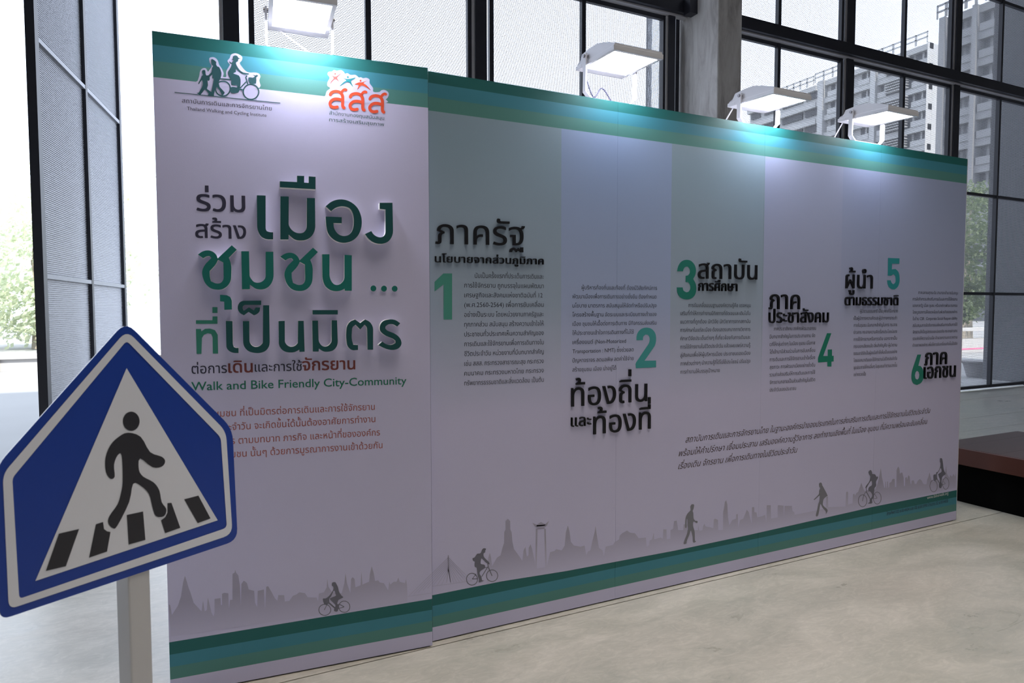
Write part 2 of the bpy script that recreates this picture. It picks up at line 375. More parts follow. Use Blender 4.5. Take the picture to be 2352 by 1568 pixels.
ABOVE = set('ิีึืัํ็'); TONE = set('่้๊๋์'); BELOW = set('ุู'); TALL = set('ปฝฟ')
def layout(s, off=0.0, ext=False):
    """list of (verts, faces) clusters in em units, total width"""
    x = 0.0; out = []; prev_above = False; base = ''
    for i, ch in enumerate(s):
        v, f, adv = glyph(ch, off, ext); dx = dy = 0.0
        if ch in ABOVE or ch in TONE:
            if base in TALL: dx = -0.11
            nxt = s[i+1] if i+1 < len(s) else ''
            if ch in TONE and (prev_above or nxt == 'ำ'): dy = 0.17
        vv = [(p[0]+x+dx, p[1]+dy, p[2]) for p in v]
        if ch in ABOVE or ch in TONE or ch in BELOW:
            if ch in ABOVE: prev_above = True
            if out: out[-1][0].append((vv, f))
        else:
            if f: out.append([[(vv, f)], ch])
            prev_above = False; base = ch
        x += adv
    return out, x
def text(bd, s, x0, y0, x1, y1, hpx, m, name='text_line', ratio=0.55, bold=0.0, lift=0.0008, depth=0.0, parent=None, slant=0.0, split=False):
    """baseline from pixel (x0, y0) to (x1, y1); hpx = height in pixels of a plain letter at the left end"""
    cl, _w = layout(s, 0.0, bool(depth))
    shifts = [(0, 0)] if not bold else [(-bold, -bold*.6), (bold, -bold*.6), (-bold, bold*.6), (bold, bold*.6)]
    xs = [p[0] for c in cl for g in c[0] for p in g[0]]; a, b = min(xs), max(xs)
    u0, z0 = bd.at(x0, y0, depth); u1, z1 = bd.at(x1, y1, depth); _, zt = bd.at(x0, y0 - hpx, depth)
    sx = (u1-u0)/(b-a); sz = (zt-z0)/ratio
    def put(mb, g):
        for v, f in g:
            for k, (ex, ey) in enumerate(shifts):
                mb.add([(u0 + (p[0]+ex-a + slant*p[1])*sx, (-depth*(0.5 + p[2]) - k*0.00004 if depth else -lift - k*0.00001), z0 + (p[1]+ey)*sz + (z1-z0)*(p[0]-a)/(b-a)) for p in v], f)
    if split:
        for g, ch in cl:
            mb = MB(); put(mb, g); mb.build(name, m, parent or bd.root)
        return
    mb = MB()
    for g, ch in cl: put(mb, g)
    return mb.build(name, m, parent or bd.root)
# ================================================================ THE SETTING
def structure(o): o['kind'] = 'structure'; return o
WALLY = 6.80
fl = structure(bx('floor', M_BLACKGAP, None, -9, 20, -10, WALLY+0.05, -0.20, -0.03))
rows = [-10, -5.4, -1.4, 2.615, 4.56, 5.10, 6.15, WALLY+0.05]
colsx = [-9, -5.0, 20]
for j in range(len(rows)-1):
    for i in range(len(colsx)-1):
        g = 0.003
        o = bx('slab', M_FLOOR, fl, colsx[i]+g, colsx[i+1]-g, rows[j]+g, rows[j+1]-g, -0.03, 0.0)
structure(bx('ceiling', M_WALL, None, -9, 20, -10, WALLY+0.3, 8.6, 8.8))
structure(bx('wall_left', M_WALL, None, -9.2, -9, -10, WALLY, 0, 8.6))
structure(bx('wall_right', M_WALL, None, 20, 20.2, -10, WALLY, 0, 8.6))
structure(bx('wall_back', M_WALL, None, -9, 20, -10.2, -10, 0, 8.6))
# concrete column between the bays
col = structure(bx('trim_1', M_COL, None, 5.72, 6.10, 6.15, 6.95, 0, 8.6, bevel=0.015)); col['label'] = 'square cast concrete column between the window bays'
# main beam, posts
posts = [-5.02, -2.27, 0.345, 2.873, 5.50, 8.83, 11.459, 14.09, 16.72, 19.35]
n = 2
for (a, b) in ((-9, 5.73), (6.09, 20)):
    o = structure(bx('trim_%d' % n, M_STEEL, None, a, b, WALLY-0.16, WALLY, 5.17, 5.33, bevel=0.004)); n += 1
    o['label'] = 'dark steel beam across the tall window bays'
    bx('lit_edge_strip', M_STRIP, o, a, b, WALLY-0.10, WALLY-0.01, 5.150, 5.168)  # pale strip stands in for the lit edge below the beam
for x in posts:
    wd = 0.07 if x != 5.50 else 0.05
    o = structure(MB().box(x-wd, x+wd, WALLY-0.07, WALLY+0.08, 0, 5.17).box(x-wd, x+wd, WALLY-0.07, WALLY+0.08, 5.33, 8.6).build('trim_%d' % n, M_STEEL, None, 0.004)); n += 1
    o['label'] = 'dark steel post between window bays'
    if x > -1:
        bx('lit_edge_strip', M_STRIP, o, x-wd-0.032, x-wd-0.001, WALLY-0.05, WALLY-0.036, 0, 5.14)  # pale strip added where the post's side face catches daylight
        bx('lit_edge_strip', M_STRIP, o, x-wd-0.032, x-wd-0.001, WALLY-0.05, WALLY-0.036, 5.35, 8.6)
# stub bracket where the beam meets the column
structure(bx('trim_%d' % n, M_STEEL, None, 5.60, 5.72, WALLY-0.28, WALLY-0.16, 5.13, 5.33)); n += 1
def screen_mesh(w_, h, name, door=False):
    mb = MB(); z = 0.006
    while door and z < h:
        mb.box(0, w_, -0.003, 0.003, z, z+0.0066); z += 0.0155
    while z < h:
        mb.box(0, w_, -0.002, 0.002, z, z+0.0052); z += 0.0155
    x = 0.01
    while x < w_ and not door:
        mb.box(x, x+0.0016, -0.0008, 0.0008, 0, h); x += 0.022
    me = bpy.data.meshes.new(name); me.from_pydata(mb.v, [], mb.f); me.materials.append(M_MESH); me.update(); return me
_sm = {}
def screen(name, x0, x1, z0, z1, transoms, kind_label, parent_empty, dark=0.05):
    """framed wire screen in its own empty: local x 0..w"""
    r = parent_empty; w_ = x1 - x0; h = z1 - z0; s = dark
    for a, b in ((0, s), (w_/2-0.028, w_/2+0.028), (w_-s, w_)):
        bx('stile', M_STEEL, r, a, b, -0.03, 0.03, z0, z1)
    th = 0.034 if r.get('tr') else 0.05; yb = -0.028 if r.get('tr') else -0.025
    for zz in [z0] + transoms + [z1-0.05]:
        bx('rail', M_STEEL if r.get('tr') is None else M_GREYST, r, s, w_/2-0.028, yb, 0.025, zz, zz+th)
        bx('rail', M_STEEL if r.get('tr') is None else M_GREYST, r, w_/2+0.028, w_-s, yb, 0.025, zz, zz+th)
    for a, b in ((s, w_/2-0.028), (w_/2+0.028, w_-s)):
        k = (round(b-a, 3), round(h, 3))
        if k not in _sm: _sm[k] = screen_mesh(b-a, h, 'wire_mesh', bool(r.get('tr')))
        if r.get('tr'): bx('backing_sheet', M_SHEET, r, a, b, 0.004, 0.006, z0, z1)
        o = link('wire_mesh', _sm[k], r); o.location = (a, 0.0 if r.get('tr') else 0.032, z0); o['kind'] = 'stuff'
    return r
wn = 1
bays = [(0.50, 2.78), (2.99, 5.44), (6.11, 8.72), (8.92, 11.36), (11.55, 14.0), (14.2, 16.6)]
for (a, b) in bays:
    r = structure(empty('window_%d' % wn, (a, WALLY, 0))); wn += 1
    r['label'] = 'tall dark framed wire screen bay of the hall window'
    screen('lower', a, b, 0.035, 5.15, [1.68, 3.39], '', r)
    r = structure(empty('window_%d' % wn, (a, WALLY, 0))); wn += 1
    r['label'] = 'upper dark framed wire screen above the steel beam'
    screen('upper', a, b, 5.35, 8.55, [6.75], '', r)
# open pivot screen at the left
dn, df = Vector((-1.03, 5.77, 0)), Vector((-0.706, 8.11, 0))
dv = df - dn
r = empty('door_1', dn, math.atan2(dv.y, dv.x)); structure(r); r['label'] = 'tall pivoting wire screen door swung open to the yard'; r['tr'] = 1
screen('door', 0, dv.length, 0.03, 5.15, [1.68, 3.39], '', r, dark=0.075)
# return screen beside the column and screen wing outside on the right
r = structure(empty('window_%d' % wn, (5.66, WALLY+0.02, 0), math.pi/2)); wn += 1; r['label'] = 'narrow wire screen return outside beside the column'
screen('return', 0, 0.62, 0.03, 8.5, [3.39, 6.75], '', r)
structure(bx('wall_yard', M_YARDW, None, 14.45, 14.6, WALLY+0.12, WALLY+1.02, 0, 8.4))
# ================================================================ BOARDS
dA = -0.0783; LA = -0.3338; DA = 2.6788
rootA = empty('title_board', (-DA*math.sin(dA) + LA*math.cos(dA), DA*math.cos(dA) + LA*math.sin(dA), 0), dA)
tag(rootA, 'tall lavender title board with raised green letters and green stripes, left of long board', 'display board')
A = Board(rootA); WA = 1.004
bx('board_sheet', M_PRINTA, rootA, 0, WA, 0, 0.004, 0.006, H)
bx('board_body', M_CORE, rootA, 0.003, WA-0.004, 0.004, 0.10, 0.006, H-0.001)
bx('foot', M_BLACKGAP, rootA, 0.01, WA-0.01, 0.008, 0.095, 0, 0.006)
LB, DB = 0.8898, 2.651
rootB = empty('information_board', (LB, DB, 0), 0)
tag(rootB, 'long lavender information board with six numbered columns and a skyline print', 'display board')
B = Board(rootB); WB = 4.6441-LB
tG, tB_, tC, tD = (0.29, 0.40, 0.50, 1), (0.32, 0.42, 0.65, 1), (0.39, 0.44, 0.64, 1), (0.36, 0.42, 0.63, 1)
cx_ = [B.at(x, 500)[0] for x in (1283, 1538, 1751, 1934)]
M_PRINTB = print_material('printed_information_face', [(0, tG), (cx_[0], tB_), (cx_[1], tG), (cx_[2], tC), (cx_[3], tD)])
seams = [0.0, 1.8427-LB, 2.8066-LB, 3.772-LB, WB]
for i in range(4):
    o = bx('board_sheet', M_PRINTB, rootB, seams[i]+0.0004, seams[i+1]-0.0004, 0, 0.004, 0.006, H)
bx('board_body', M_CORE, rootB, 0.002, WB-0.002, 0.004, 0.12, 0.006, H-0.002)
bx('foot', M_BLACKGAP, rootB, 0.01, WB-0.02, 0.008, 0.11, 0, 0.006)
bx('edge_strip', M_CORE, rootB, WB, WB+0.003, -0.001, 0.12, 0.006, H)
# ---- skyline prints
f5 = xf(360, 1060, 3.086)
skyA = [(85,1010),(95,1015),(108,1085),(150,1020),(172,955),(180,900),(188,850),(200,808),(212,845),(225,890),(240,930),(262,1000),(318,1060),(328,985),(340,1060),(355,1050),(362,962),(372,1000),(388,1070),(403,1095),(410,1070),(410,972),(452,966),(455,1015),(463,1015),(463,935),(480,928),(507,932),(512,1040),(520,978),(537,978),(537,795),(552,785),(556,765),(562,785),(578,805),(590,880),(596,1020),(600,865),(618,842),(640,860),(652,905),(690,915),(697,1000),(712,1030),(716,915),(760,905),(768,1050),(776,885),(790,882),(815,925),(838,968),(855,985),(862,945),(903,945),(908,990),(940,985),(965,950),(990,940),(1010,925),(1050,930),(1070,960),(1133,962),(1143,990),(1150,935),(1185,925),(1205,890),(1209,830),(1216,885),(1240,920),(1290,935),(1312,930),(1330,860),(1338,790),(1348,860),(1372,930),(1378,830),(1388,818),(1402,830),(1408,890),(1445,875),(1451,780),(1458,870),(1480,860),(1505,850),(1512,790),(1524,740),(1538,790),(1548,845),(1570,840),(1580,855),(1610,860),(1640,910),(1648,850),(1655,870),(1680,850),(1700,850),(1713,820),(1722,850),(1760,860),(1767,830),(1775,880),(1777,960),(1777,996)]
flat(A, 'skyline', [[f5(skyA) + [(392, 1462)]]], M_SKYL, 0.0004)
f1 = xf(900, 1140, 3.564); f2 = xf(1540, 1000, 3.409)
skyB = f1([(775,660),(787,560),(790,500),(802,460),(812,500),(820,570),(860,500),(890,480),(905,420),(918,380),(920,290),(930,270),(930,200),(950,182),(968,200),(970,270),(980,290),(987,370),(1000,430),(1030,470),(1068,525),(1078,440),(1093,412),(1105,490),(1118,480),(1120,420),(1135,390),(1148,430),(1170,530),(1178,590),(1268,575),(1295,455),(1330,445),(1345,430),(1390,440),(1415,400),(1425,290),(1441,235),(1455,290),(1465,370),(1490,400),(1545,410),(1577,400),(1592,480),(1605,450),(1625,440),(1640,370),(1660,290),(1667,240),(1675,300),(1695,420),(1725,440),(1735,490),(1750,410),(1810,395),(1825,372),(1860,350),(1865,320),(1885,300),(1925,278),(1950,295),(1990,300),(2020,340),(2080,335),(2085,410),(2105,400),(2110,360),(2130,350),(2143,295),(2148,350),(2200,335),(2218,345),(2222,268),(2248,268),(2250,350),(2280,345)])
skyB += f2([(0,740),(20,730),(28,670),(48,665),(60,740),(100,740),(103,695),(130,695),(130,740),(215,740),(217,700),(225,745),(250,740),(255,710),(265,690),(275,710),(320,720),(335,725),(340,655),(350,650),(372,660),(374,740),(410,740),(412,600),(420,560),(425,520),(436,505),(445,540),(450,640),(460,700),(485,660),(512,650),(515,615),(527,615),(530,720),(545,660),(570,650),(598,580),(612,600),(625,650),(635,690),(638,560),(655,560),(657,600),(672,600),(680,640),(720,630),(740,620),(750,680),(755,545),(785,545),(787,650),(840,640),(842,545),(885,548),(887,640),(893,550),(950,550),(955,590),(970,600),(972,620),(1120,590),(1215,570),(1220,480),(1232,475),(1235,560),(1370,555),(1375,445),(1383,436),(1390,445),(1390,540),(1425,530),(1428,460),(1440,455),(1445,470),(1455,450),(1470,440),(1478,415),(1486,395),(1493,368),(1502,395),(1512,420),(1525,440),(1540,432),(1560,440),(1590,415),(1600,425),(1612,400),(1622,370),(1632,330),(1640,290),(1646,252),(1651,290),(1656,330),(1665,370),(1673,408),(1680,408),(1682,360),(1686,360),(1690,408),(1695,408),(1696,360),(1702,358),(1706,408),(1712,405),(1713,370),(1730,362),(1735,345),(1742,338),(1755,340),(1758,405),(1768,400),(1770,270),(1778,250),(1785,242),(1792,260),(1796,300),(1803,290),(1815,290),(1825,330),(1827,392),(1836,395),(1838,330),(1850,325),(1853,345),(1862,310),(1872,320),(1878,370),(1885,385),(1888,352),(1905,350),(1912,378),(1925,378),(1935,355),(1950,340),(1965,350),(1980,378),(1995,382),(2005,378),(2010,345),(2020,320),(2028,288),(2036,320),(2045,350),(2060,360),(2080,345),(2100,350),(2120,335),(2140,340),(2145,330),(2150,300),(2156,230),(2162,290),(2170,310),(2185,330),(2190,308),(2205,322),(2215,300),(2228,320),(2235,290)])
ux, _ = B.at(1118, 1320)
base = [(2196, 1119), (1960, 1174), (1720, 1228), (1550, 1264), (1300, 1311), (1118, 1340)]
flat(B, 'skyline', [[skyB + base]], M_SKYL, 0.0004)
# cable-stayed bridge, split where the title board stands proud
br = []; brA = []
deckL = lambda x: 735 + (330-x)*0.42 if x < 330 else 735 - (x-330)*0.142
for k in range(8):
    a = (462, 498+k*15); ex = 140+k*38; e = (ex, deckL(ex))
    if ex < 328:
        t = (328-a[0])/(ex-a[0]); mid = (328, a[1]+(e[1]-a[1])*t); br.append([f1(stroke([a, mid], 4))])
        m2 = (323, mid[1]+3); brA.append([f1(stroke([m2, (ex, min(e[1], 812))], 4))])
    else: br.append([f1(stroke([a, e], 4))])
    ex = 650 - k*24; br.append([f1(stroke([(464, 500+k*14), (ex, deckL(ex)-4)], 4))])
br += [[f1(stroke([(330, 735), (660, 688)], 7))], [f1(stroke([(462, 480), (462, 600)], 9))], [f1(stroke([(462, 595), (448, 705)], 8))], [f1(stroke([(462, 595), (482, 700)], 8))]]
brA += [[f1(stroke([(130, 817), (323, 790)], 7))]]
flat(B, 'bridge_print', br, M_SKYL, 0.0005)
flat(A, 'bridge_print', brA, M_SKYL, 0.0005)
flat(B, 'giant_frame_print', [[f1(stroke(p, w_))] for p, w_ in (([(1185,262),(1180,592)],13), ([(1253,262),(1262,580)],13), ([(1185,240),(1255,233)],10), ([(1190,264),(1250,258)],9))] + [[f1([(1150,215),(1185,230),(1220,208),(1255,226),(1287,198),(1268,240),(1255,250),(1185,254),(1172,247)])]], M_SKYL, 0.0005)
# ---- cyclists and walkers
def ring(f, cx, cy_, rx, ry, w_): return [f(ell(cx, cy_, rx, ry)), f(ell(cx, cy_, rx-w_, ry-w_)[::-1])]
def person_print(bd, f, body, strokes, rings, m):
    flat(bd, 'figure_print', [[f(smooth(body, 3))]], m, 0.0010)
    if rings: flat(bd, 'bicycle_print', [ring(f, *r_) for r_ in rings] + [[f(stroke(p, w_))] for p, w_ in strokes], m, 0.0008)
person_print(A, xf(690, 1300, 12.064), [(885,450),(960,438),(1000,500),(1040,580),(1070,700),(1130,800),(1185,860),(1070,920),(1040,960),(1020,1040),(1060,1060),(1050,1180),(1020,1250),(940,1240),(935,1180),(970,1100),(950,1040),(820,915),(850,870),(980,815),(970,760),(930,670),(850,830),(800,900),(800,1000),(760,1040),(660,1040),(620,900),(700,890),(780,830),(840,760),(910,640),(910,560),(875,540),(870,490)],
    [([(790,1010),(950,1150)],40), ([(1060,1040),(1210,1120)],22), ([(1050,1170),(1210,1125)],18), ([(740,1050),(660,1210)],16)], [(675,1205,175,163,20), (1215,1118,165,166,20)], M_SIL)
person_print(B, xf(1040, 1230, 12.06), [(800,400),(850,345),(920,360),(900,400),(890,460),(850,490),(860,580),(920,650),(1000,730),(1010,790),(950,760),(830,650),(790,630),(770,770),(870,800),(895,850),(870,900),(760,980),(745,1060),(790,1130),(810,1230),(870,1235),(790,1270),(715,1285),(720,1200),(680,1080),(660,890),(610,860),(600,780),(610,710),(560,690),(545,620),(600,600),(670,500),(740,490),(780,460)],
    [([(960,870),(800,1130)],20), ([(965,780),(990,880),(1085,1110)],22), ([(880,890),(970,860)],14), ([(530,1195),(690,1190)],18), ([(540,1190),(650,1050)],14)], [(530,1200,163,174,20), (1087,1103,166,170,20)], M_SIL)
person_print(B, xf(1550, 1140, 13.06), [(460,300),(500,235),(570,240),(565,330),(545,400),(530,430),(550,500),(560,660),(620,730),(660,725),(680,760),(650,795),(560,745),(545,880),(590,1050),(600,1310),(640,1340),(550,1375),(530,1200),(490,1040),(465,1030),(430,1150),(350,1330),(340,1405),(260,1420),(290,1290),(360,1120),(390,960),(380,890),(372,690),(355,690),(350,880),(340,935),(305,910),(315,650),(370,520),(460,420),(465,370)], [], [], M_SIL2)
person_print(B, xf(1850, 1090, 14.25), [(440,290),(495,250),(535,290),(545,350),(575,390),(715,665),(690,700),(600,780),(570,880),(575,1000),(700,1120),(720,1190),(660,1290),(665,1200),(560,1080),(500,970),(480,980),(440,1200),(400,1345),(335,1340),(380,1150),(415,960),(455,850),(460,700),(440,690),(300,810),(275,800),(430,640),(445,520),(480,430),(450,400)], [], [], M_SIL2)
person_print(B, xf(1950, 1060, 13.07), [(585,300),(650,250),(690,320),(695,365),(780,380),(820,450),(860,440),(865,490),(810,600),(815,700),(790,760),(765,790),(745,950),(740,1080),(690,1130),(690,1245),(560,1250),(615,1210),(620,1130),(680,1060),(690,980),(640,900),(590,880),(575,820),(610,750),(685,700),(670,570),(600,650),(520,790),(490,780),(510,720),(600,600),(640,440),(605,380)],
    [([(515,780),(515,880)],18), ([(515,880),(440,1000),(400,1180)],15), ([(515,890),(630,1110)],22), ([(530,865),(600,885)],14), ([(770,970),(840,1090)],14), ([(740,1110),(840,1095)],12)], [(405,1170,135,188,16), (845,1090,125,188,16)], M_SIL)
person_print(B, xf(2110, 1030, 13.07), [(640,300),(680,285),(705,320),(725,430),(745,600),(775,690),(805,760),(720,830),(690,900),(680,1000),(700,1080),(670,1180),(610,1160),(610,1040),(640,960),(590,800),(590,760),(685,690),(655,580),(600,680),(560,740),(545,780),(545,920),(465,940),(440,790),(520,770),(530,710),(570,700),(640,560),(650,430),(635,400)],
    [([(540,880),(610,1020)],20), ([(740,980),(800,1050),(700,1090)],14)], [(445,1120,118,182,14), (810,1045,103,182,14)], M_SIL)
# ---- emblem 1
g1 = xf(390, 100, 8.712)
flat(A, 'emblem_halo', [[g1(smooth([(560,745),(590,650),(605,560),(650,500),(720,495),(762,560),(800,520),(835,450),(800,380),(790,300),(830,275),(900,280),(960,340),(990,430),(1040,500),(1080,600),(1065,664),(1130,664),(1130,560),(1190,450),(1200,420),(1155,350),(1200,290),(1230,220),(1310,195),(1390,220),(1450,270),(1440,340),(1400,390),(1440,460),(1520,550),(1600,580),(1700,580),(1780,600),(1815,660),(1790,740),(1800,880),(1500,900),(560,800)], 3))]], M_WHITEP, 0.0004)
flat(A, 'emblem_print', [[g1(smooth(p, 2))] for p in (
    [(645,550),(675,530),(710,540),(716,600),(735,640),(790,640),(800,720),(775,750),(755,740),(765,840),(745,910),(830,970),(790,1040),(765,1035),(775,1000),(705,920),(670,960),(620,1020),(590,1025),(540,985),(575,985),(610,930),(660,830),(645,730),(585,810),(572,795),(620,700),(640,650),(665,630),(650,600)],
    [(828,320),(870,320),(930,370),(925,410),(950,460),(990,475),(1035,590),(1015,700),(985,760),(1000,870),(1100,980),(1045,1045),(1030,1000),(940,870),(885,1010),(880,1050),(780,1040),(830,970),(870,780),(880,700),(850,695),(850,620),(790,680),(745,665),(830,580),(845,490),(870,450),(835,420)],
    [(1265,265),(1300,240),(1350,250),(1375,290),(1420,300),(1372,312),(1365,355),(1330,375),(1330,420),(1390,520),(1470,580),(1580,600),(1565,625),(1440,605),(1325,510),(1325,570),(1270,600),(1380,640),(1415,720),(1415,830),(1400,900),(1370,985),(1225,985),(1215,880),(1290,870),(1345,880),(1340,835),(1235,830),(1230,740),(1200,690),(1170,620),(1170,560),(1215,490),(1240,410),(1200,400),(1195,350),(1225,385),(1260,365),(1270,330),(1225,320),(1265,310)],
    [(1575,680),(1660,685),(1700,655),(1650,625),(1720,640),(1735,625),(1770,650),(1730,680),(1725,800),(1600,795)])], M_LOGO, 0.0010)
flat(A, 'emblem_bicycle_print', [ring(g1, 1625, 968, 168, 164, 26), ring(g1, 1062, 902, 162, 162, 26)] + [[g1(stroke(p, w_))] for p, w_ in (([(1010,705),(1230,722)],24), ([(1545,640),(1520,680),(1560,815)],26), ([(1405,895),(1530,765)],24), ([(1370,910),(1465,930)],26), ([(98,976),(2212,1192)],14))], M_LOGO, 0.0008)
text(A, 'สถาบันการเดินและการจักรยานไทย', 418.1, 235.4, 624.2, 253.8, 7.6, M_INK, 'emblem_caption')
text(A, 'Thailand Walking and Cycling Institute', 429.6, 252.6, 612.1, 268.5, 7.6, M_INK, 'emblem_caption', ratio=0.68)
# ---- emblem 2
g2 = xf(740, 150, 10.453)
flat(A, 'emblem_halo', [[g2(smooth([(80,720),(110,620),(190,556),(165,520),(125,490),(130,400),(180,300),(130,220),(150,160),(230,150),(280,115),(350,130),(450,115),(520,160),(545,200),(610,190),(680,230),(800,230),(880,290),(930,285),(980,310),(1060,300),(1135,340),(1140,430),(1220,540),(1230,636),(1370,640),(1420,600),(1500,590),(1580,640),(1600,710),(1560,790),(1528,820),(1535,900),(800,900),(90,790)], 3))]], M_WHITEP, 0.0004)
for k, (dx, dy) in enumerate(((0, 0), (480, 54), (953, 104))):
    sh = lambda pts: g2([(p[0]+dx, p[1]+dy) for p in pts])
    flat(A, 'emblem_letter', [[sh(stroke(smooth(p, 5, False), w_, True))] for p, w_ in (([(195,705),(225,655),(300,628),(380,632),(445,665),(488,740),(493,850),(490,950),(500,1000),(525,1020)], 74), ([(470,640),(505,600),(545,582),(572,592)], 66), ([(455,832),(380,812),(285,815),(215,860),(188,920),(215,985),(285,1012),(360,1002)], 74))], M_ORANGE, 0.0009 + k*0.00002)
flat(A, 'emblem_figure', [[g2(smooth([(205,230),(290,270),(350,260),(460,188),(365,290),(375,340),(410,400),(320,335),(240,390),(190,460),(215,380),(275,310)], 3))], [g2(ell(311, 207, 20, 22))]], M_PINK, 0.0008)
flat(A, 'emblem_figure', [[g2(smooth([(485,298),(580,330),(690,322),(805,297),(700,370),(700,420),(742,522),(640,410),(560,415),(410,510),(520,400),(575,360)], 3))], [g2(ell(615, 282, 21, 24))]], M_LTEAL, 0.0008)
flat(A, 'emblem_figure', [[g2(smooth([(775,460),(880,412),(960,408),(1075,370),(992,425),(1060,475),(1170,605),(1040,515),(930,490),(840,590),(872,475)], 3))], [g2(ell(920, 372, 20, 24))]], M_ORANGE, 0.0008)
text(A, 'สำนักงานกองทุนสนับสนุน', 756.3, 263.2, 882.3, 275.3, 6.2, M_LOGO, 'emblem_caption')
text(A, 'การสร้างเสริมสุขภาพ', 755.8, 278.4, 882, 289.7, 6.2, M_LOGO, 'emblem_caption')
# ---- title
text(A, 'ร่วม', 452.1, 484, 563, 487, 38, M_INK, 'printed_word', bold=0.012)
text(A, 'สร้าง', 449.2, 545.5, 565, 548.7, 31, M_INK, 'printed_word', bold=0.012)
h1 = xf(420, 380, 4.3556); h3 = xf(420, 660, 3.92); DP = 0.030
ch = [(150,890),(195,860),(250,848),(300,862),(335,895),(350,928),(489,797),(540,842),(460,922),(480,975),(485,1080),(475,1160),(440,1210),(390,1238),(340,1242),(280,1228),(230,1185),(200,1120),(193,1060),(210,1010),(285,925),(268,905),(240,908),(203,927)]
chh = [(352,942),(405,970),(408,1100),(400,1150),(375,1175),(340,1180),(282,1158),(270,1110),(268,1055),(330,985)]
ch2 = lambda L_: [(975+(p[0]-150)*.965, 912+(p[1]-890)*.975) for p in L_]
for loops in (
    [[(740,297),(828,300),(828,625),(838,655),(865,665),(903,668),(903,738),(835,736),(790,715),(758,670),(743,600)]],
    [[(975,308),(1060,310),(1058,580),(1075,625),(1110,660),(1160,677),(1205,670),(1232,640),(1240,590),(1241,325),(1322,326),(1325,600),(1315,660),(1285,710),(1240,740),(1185,750),(1120,740),(1085,715),(1058,690),(1057,740),(975,740)]],
    [[(970,157),(1142,165),(1142,102),(1214,104),(1213,170),(1258,174),(1259,108),(1328,113),(1328,238),(970,218)]],
    [[(1428,408),(1480,365),(1540,342),(1610,340),(1680,365),(1740,415),(1775,480),(1790,555),(1780,640),(1745,710),(1690,755),(1620,773),(1550,762),(1490,725),(1450,670),(1435,600),(1428,510),(1590,517),(1590,578),(1507,576),(1512,620),(1535,665),(1570,695),(1620,705),(1665,690),(1695,650),(1708,600),(1710,540),(1700,480),(1670,430),(1620,410),(1570,410),(1525,425),(1483,457)]],
    [[(1968,372),(2097,372),(2103,640),(2095,700),(2060,755),(2010,780),(1955,782),(1900,765),(1855,730),(1822,685),(1885,655),(1910,690),(1945,712),(1985,717),(2015,700),(2028,660),(2027,440),(1968,433)]]):
    raised(A, 'letter', [h1(arcs(l_)) for l_ in loops], M_LETD, DP)
for loops in ([ch, chh],
    [[(585,857),(662,857),(668,1100),(685,1135),(715,1165),(755,1172),(800,1155),(828,1110),(828,862),(905,862),(908,1090),(898,1150),(870,1200),(830,1230),(780,1240),(730,1232),(695,1210),(670,1190),(670,1238),(592,1238)]],
    [ch2(ch), ch2(chh)],
    [[(1393,887),(1467,887),(1467,1090),(1480,1145),(1510,1185),(1545,1195),(1580,1180),(1610,1145),(1617,1110),(1617,893),(1690,897),(1690,1253),(1620,1253),(1618,1232),(1580,1250),(1530,1257),(1475,1245),(1430,1210),(1405,1160),(1396,1100)]],
    [[(372,1293),(440,1297),(475,1315),(490,1350),(492,1440),(415,1443),(413,1362),(372,1358)]],
    [ell(1906,1229,29,30,24)], [ell(2012,1231,29,30,24)], [ell(2119,1232,29,30,24)]):
    raised(A, 'letter', [h1(arcs(l_)) for l_ in loops], M_LETG, DP if len(loops[0]) != 24 or loops[0][0][0] < 1000 else 0.006)
for loops in (
    [[(387,300),(447,302),(450,500),(458,535),(475,543),(502,543),(502,590),(455,588),(415,570),(392,530)]],
    [[(540,302),(598,302),(600,480),(612,510),(640,532),(670,534),(700,520),(720,490),(722,160),(777,160),(782,480),(775,530),(745,570),(700,588),(640,588),(590,572),(555,535),(543,490)]],
    [[(705,118),(705,157),(560,157),(540,170),(538,185),(550,210),(595,178),(640,207),(655,180),(695,180),(690,215),(665,240),(640,250),(592,220),(550,250),(515,230),(495,195),(497,160),(515,132),(550,120)]],
    [[(862,302),(917,300),(918,480),(935,515),(970,533),(1010,525),(1035,500),(1038,300),(1088,300),(1097,578),(1050,580),(1048,560),(1010,580),(965,585),(915,575),(880,545),(864,500)]],
    [[(1168,203),(1395,203),(1395,243),(1168,243)]],
    [[(1165,298),(1217,298),(1222,470),(1235,505),(1260,528),(1295,530),(1325,510),(1340,480),(1340,295),(1388,295),(1395,480),(1385,530),(1355,565),(1310,578),(1265,575),(1225,550),(1222,577),(1170,577)]],
    [[(1472,400),(1480,345),(1510,305),(1550,288),(1595,320),(1640,288),(1680,308),(1710,355),(1713,410),(1713,560),(1663,560),(1660,390),(1655,355),(1635,335),(1597,378),(1555,335),(1530,355),(1522,400),(1524,480),(1535,515),(1577,518),(1577,562),(1520,562),(1485,530),(1474,480)]],
    [[(1958,322),(1930,352),(1895,332),(1850,332),(1825,350),(1822,368),(1845,390),(1930,430),(1962,470),(1968,510),(1945,545),(1900,562),(1840,555),(1790,535),(1760,518),(1795,487),(1835,512),(1885,515),(1915,500),(1915,480),(1890,460),(1805,420),(1775,385),(1775,345),(1800,305),(1850,288),(1910,292)]]):
    raised(A, 'letter', [h3(arcs(l_)) for l_ in loops], M_LETD, DP)
flat(A, 'printed_word', [[h3(p)] for p in ([(266,177),(312,177),(312,230),(266,230)], [(118,295),(266,295),(267,260),(312,260),(312,327),(118,327)],
    [(118,373),(163,373),(166,395),(200,372),(245,370),(290,385),(314,425),(318,595),(270,595),(268,450),(255,418),(225,412),(190,425),(172,455),(168,597),(125,597)])], M_GRN2, 0.001)
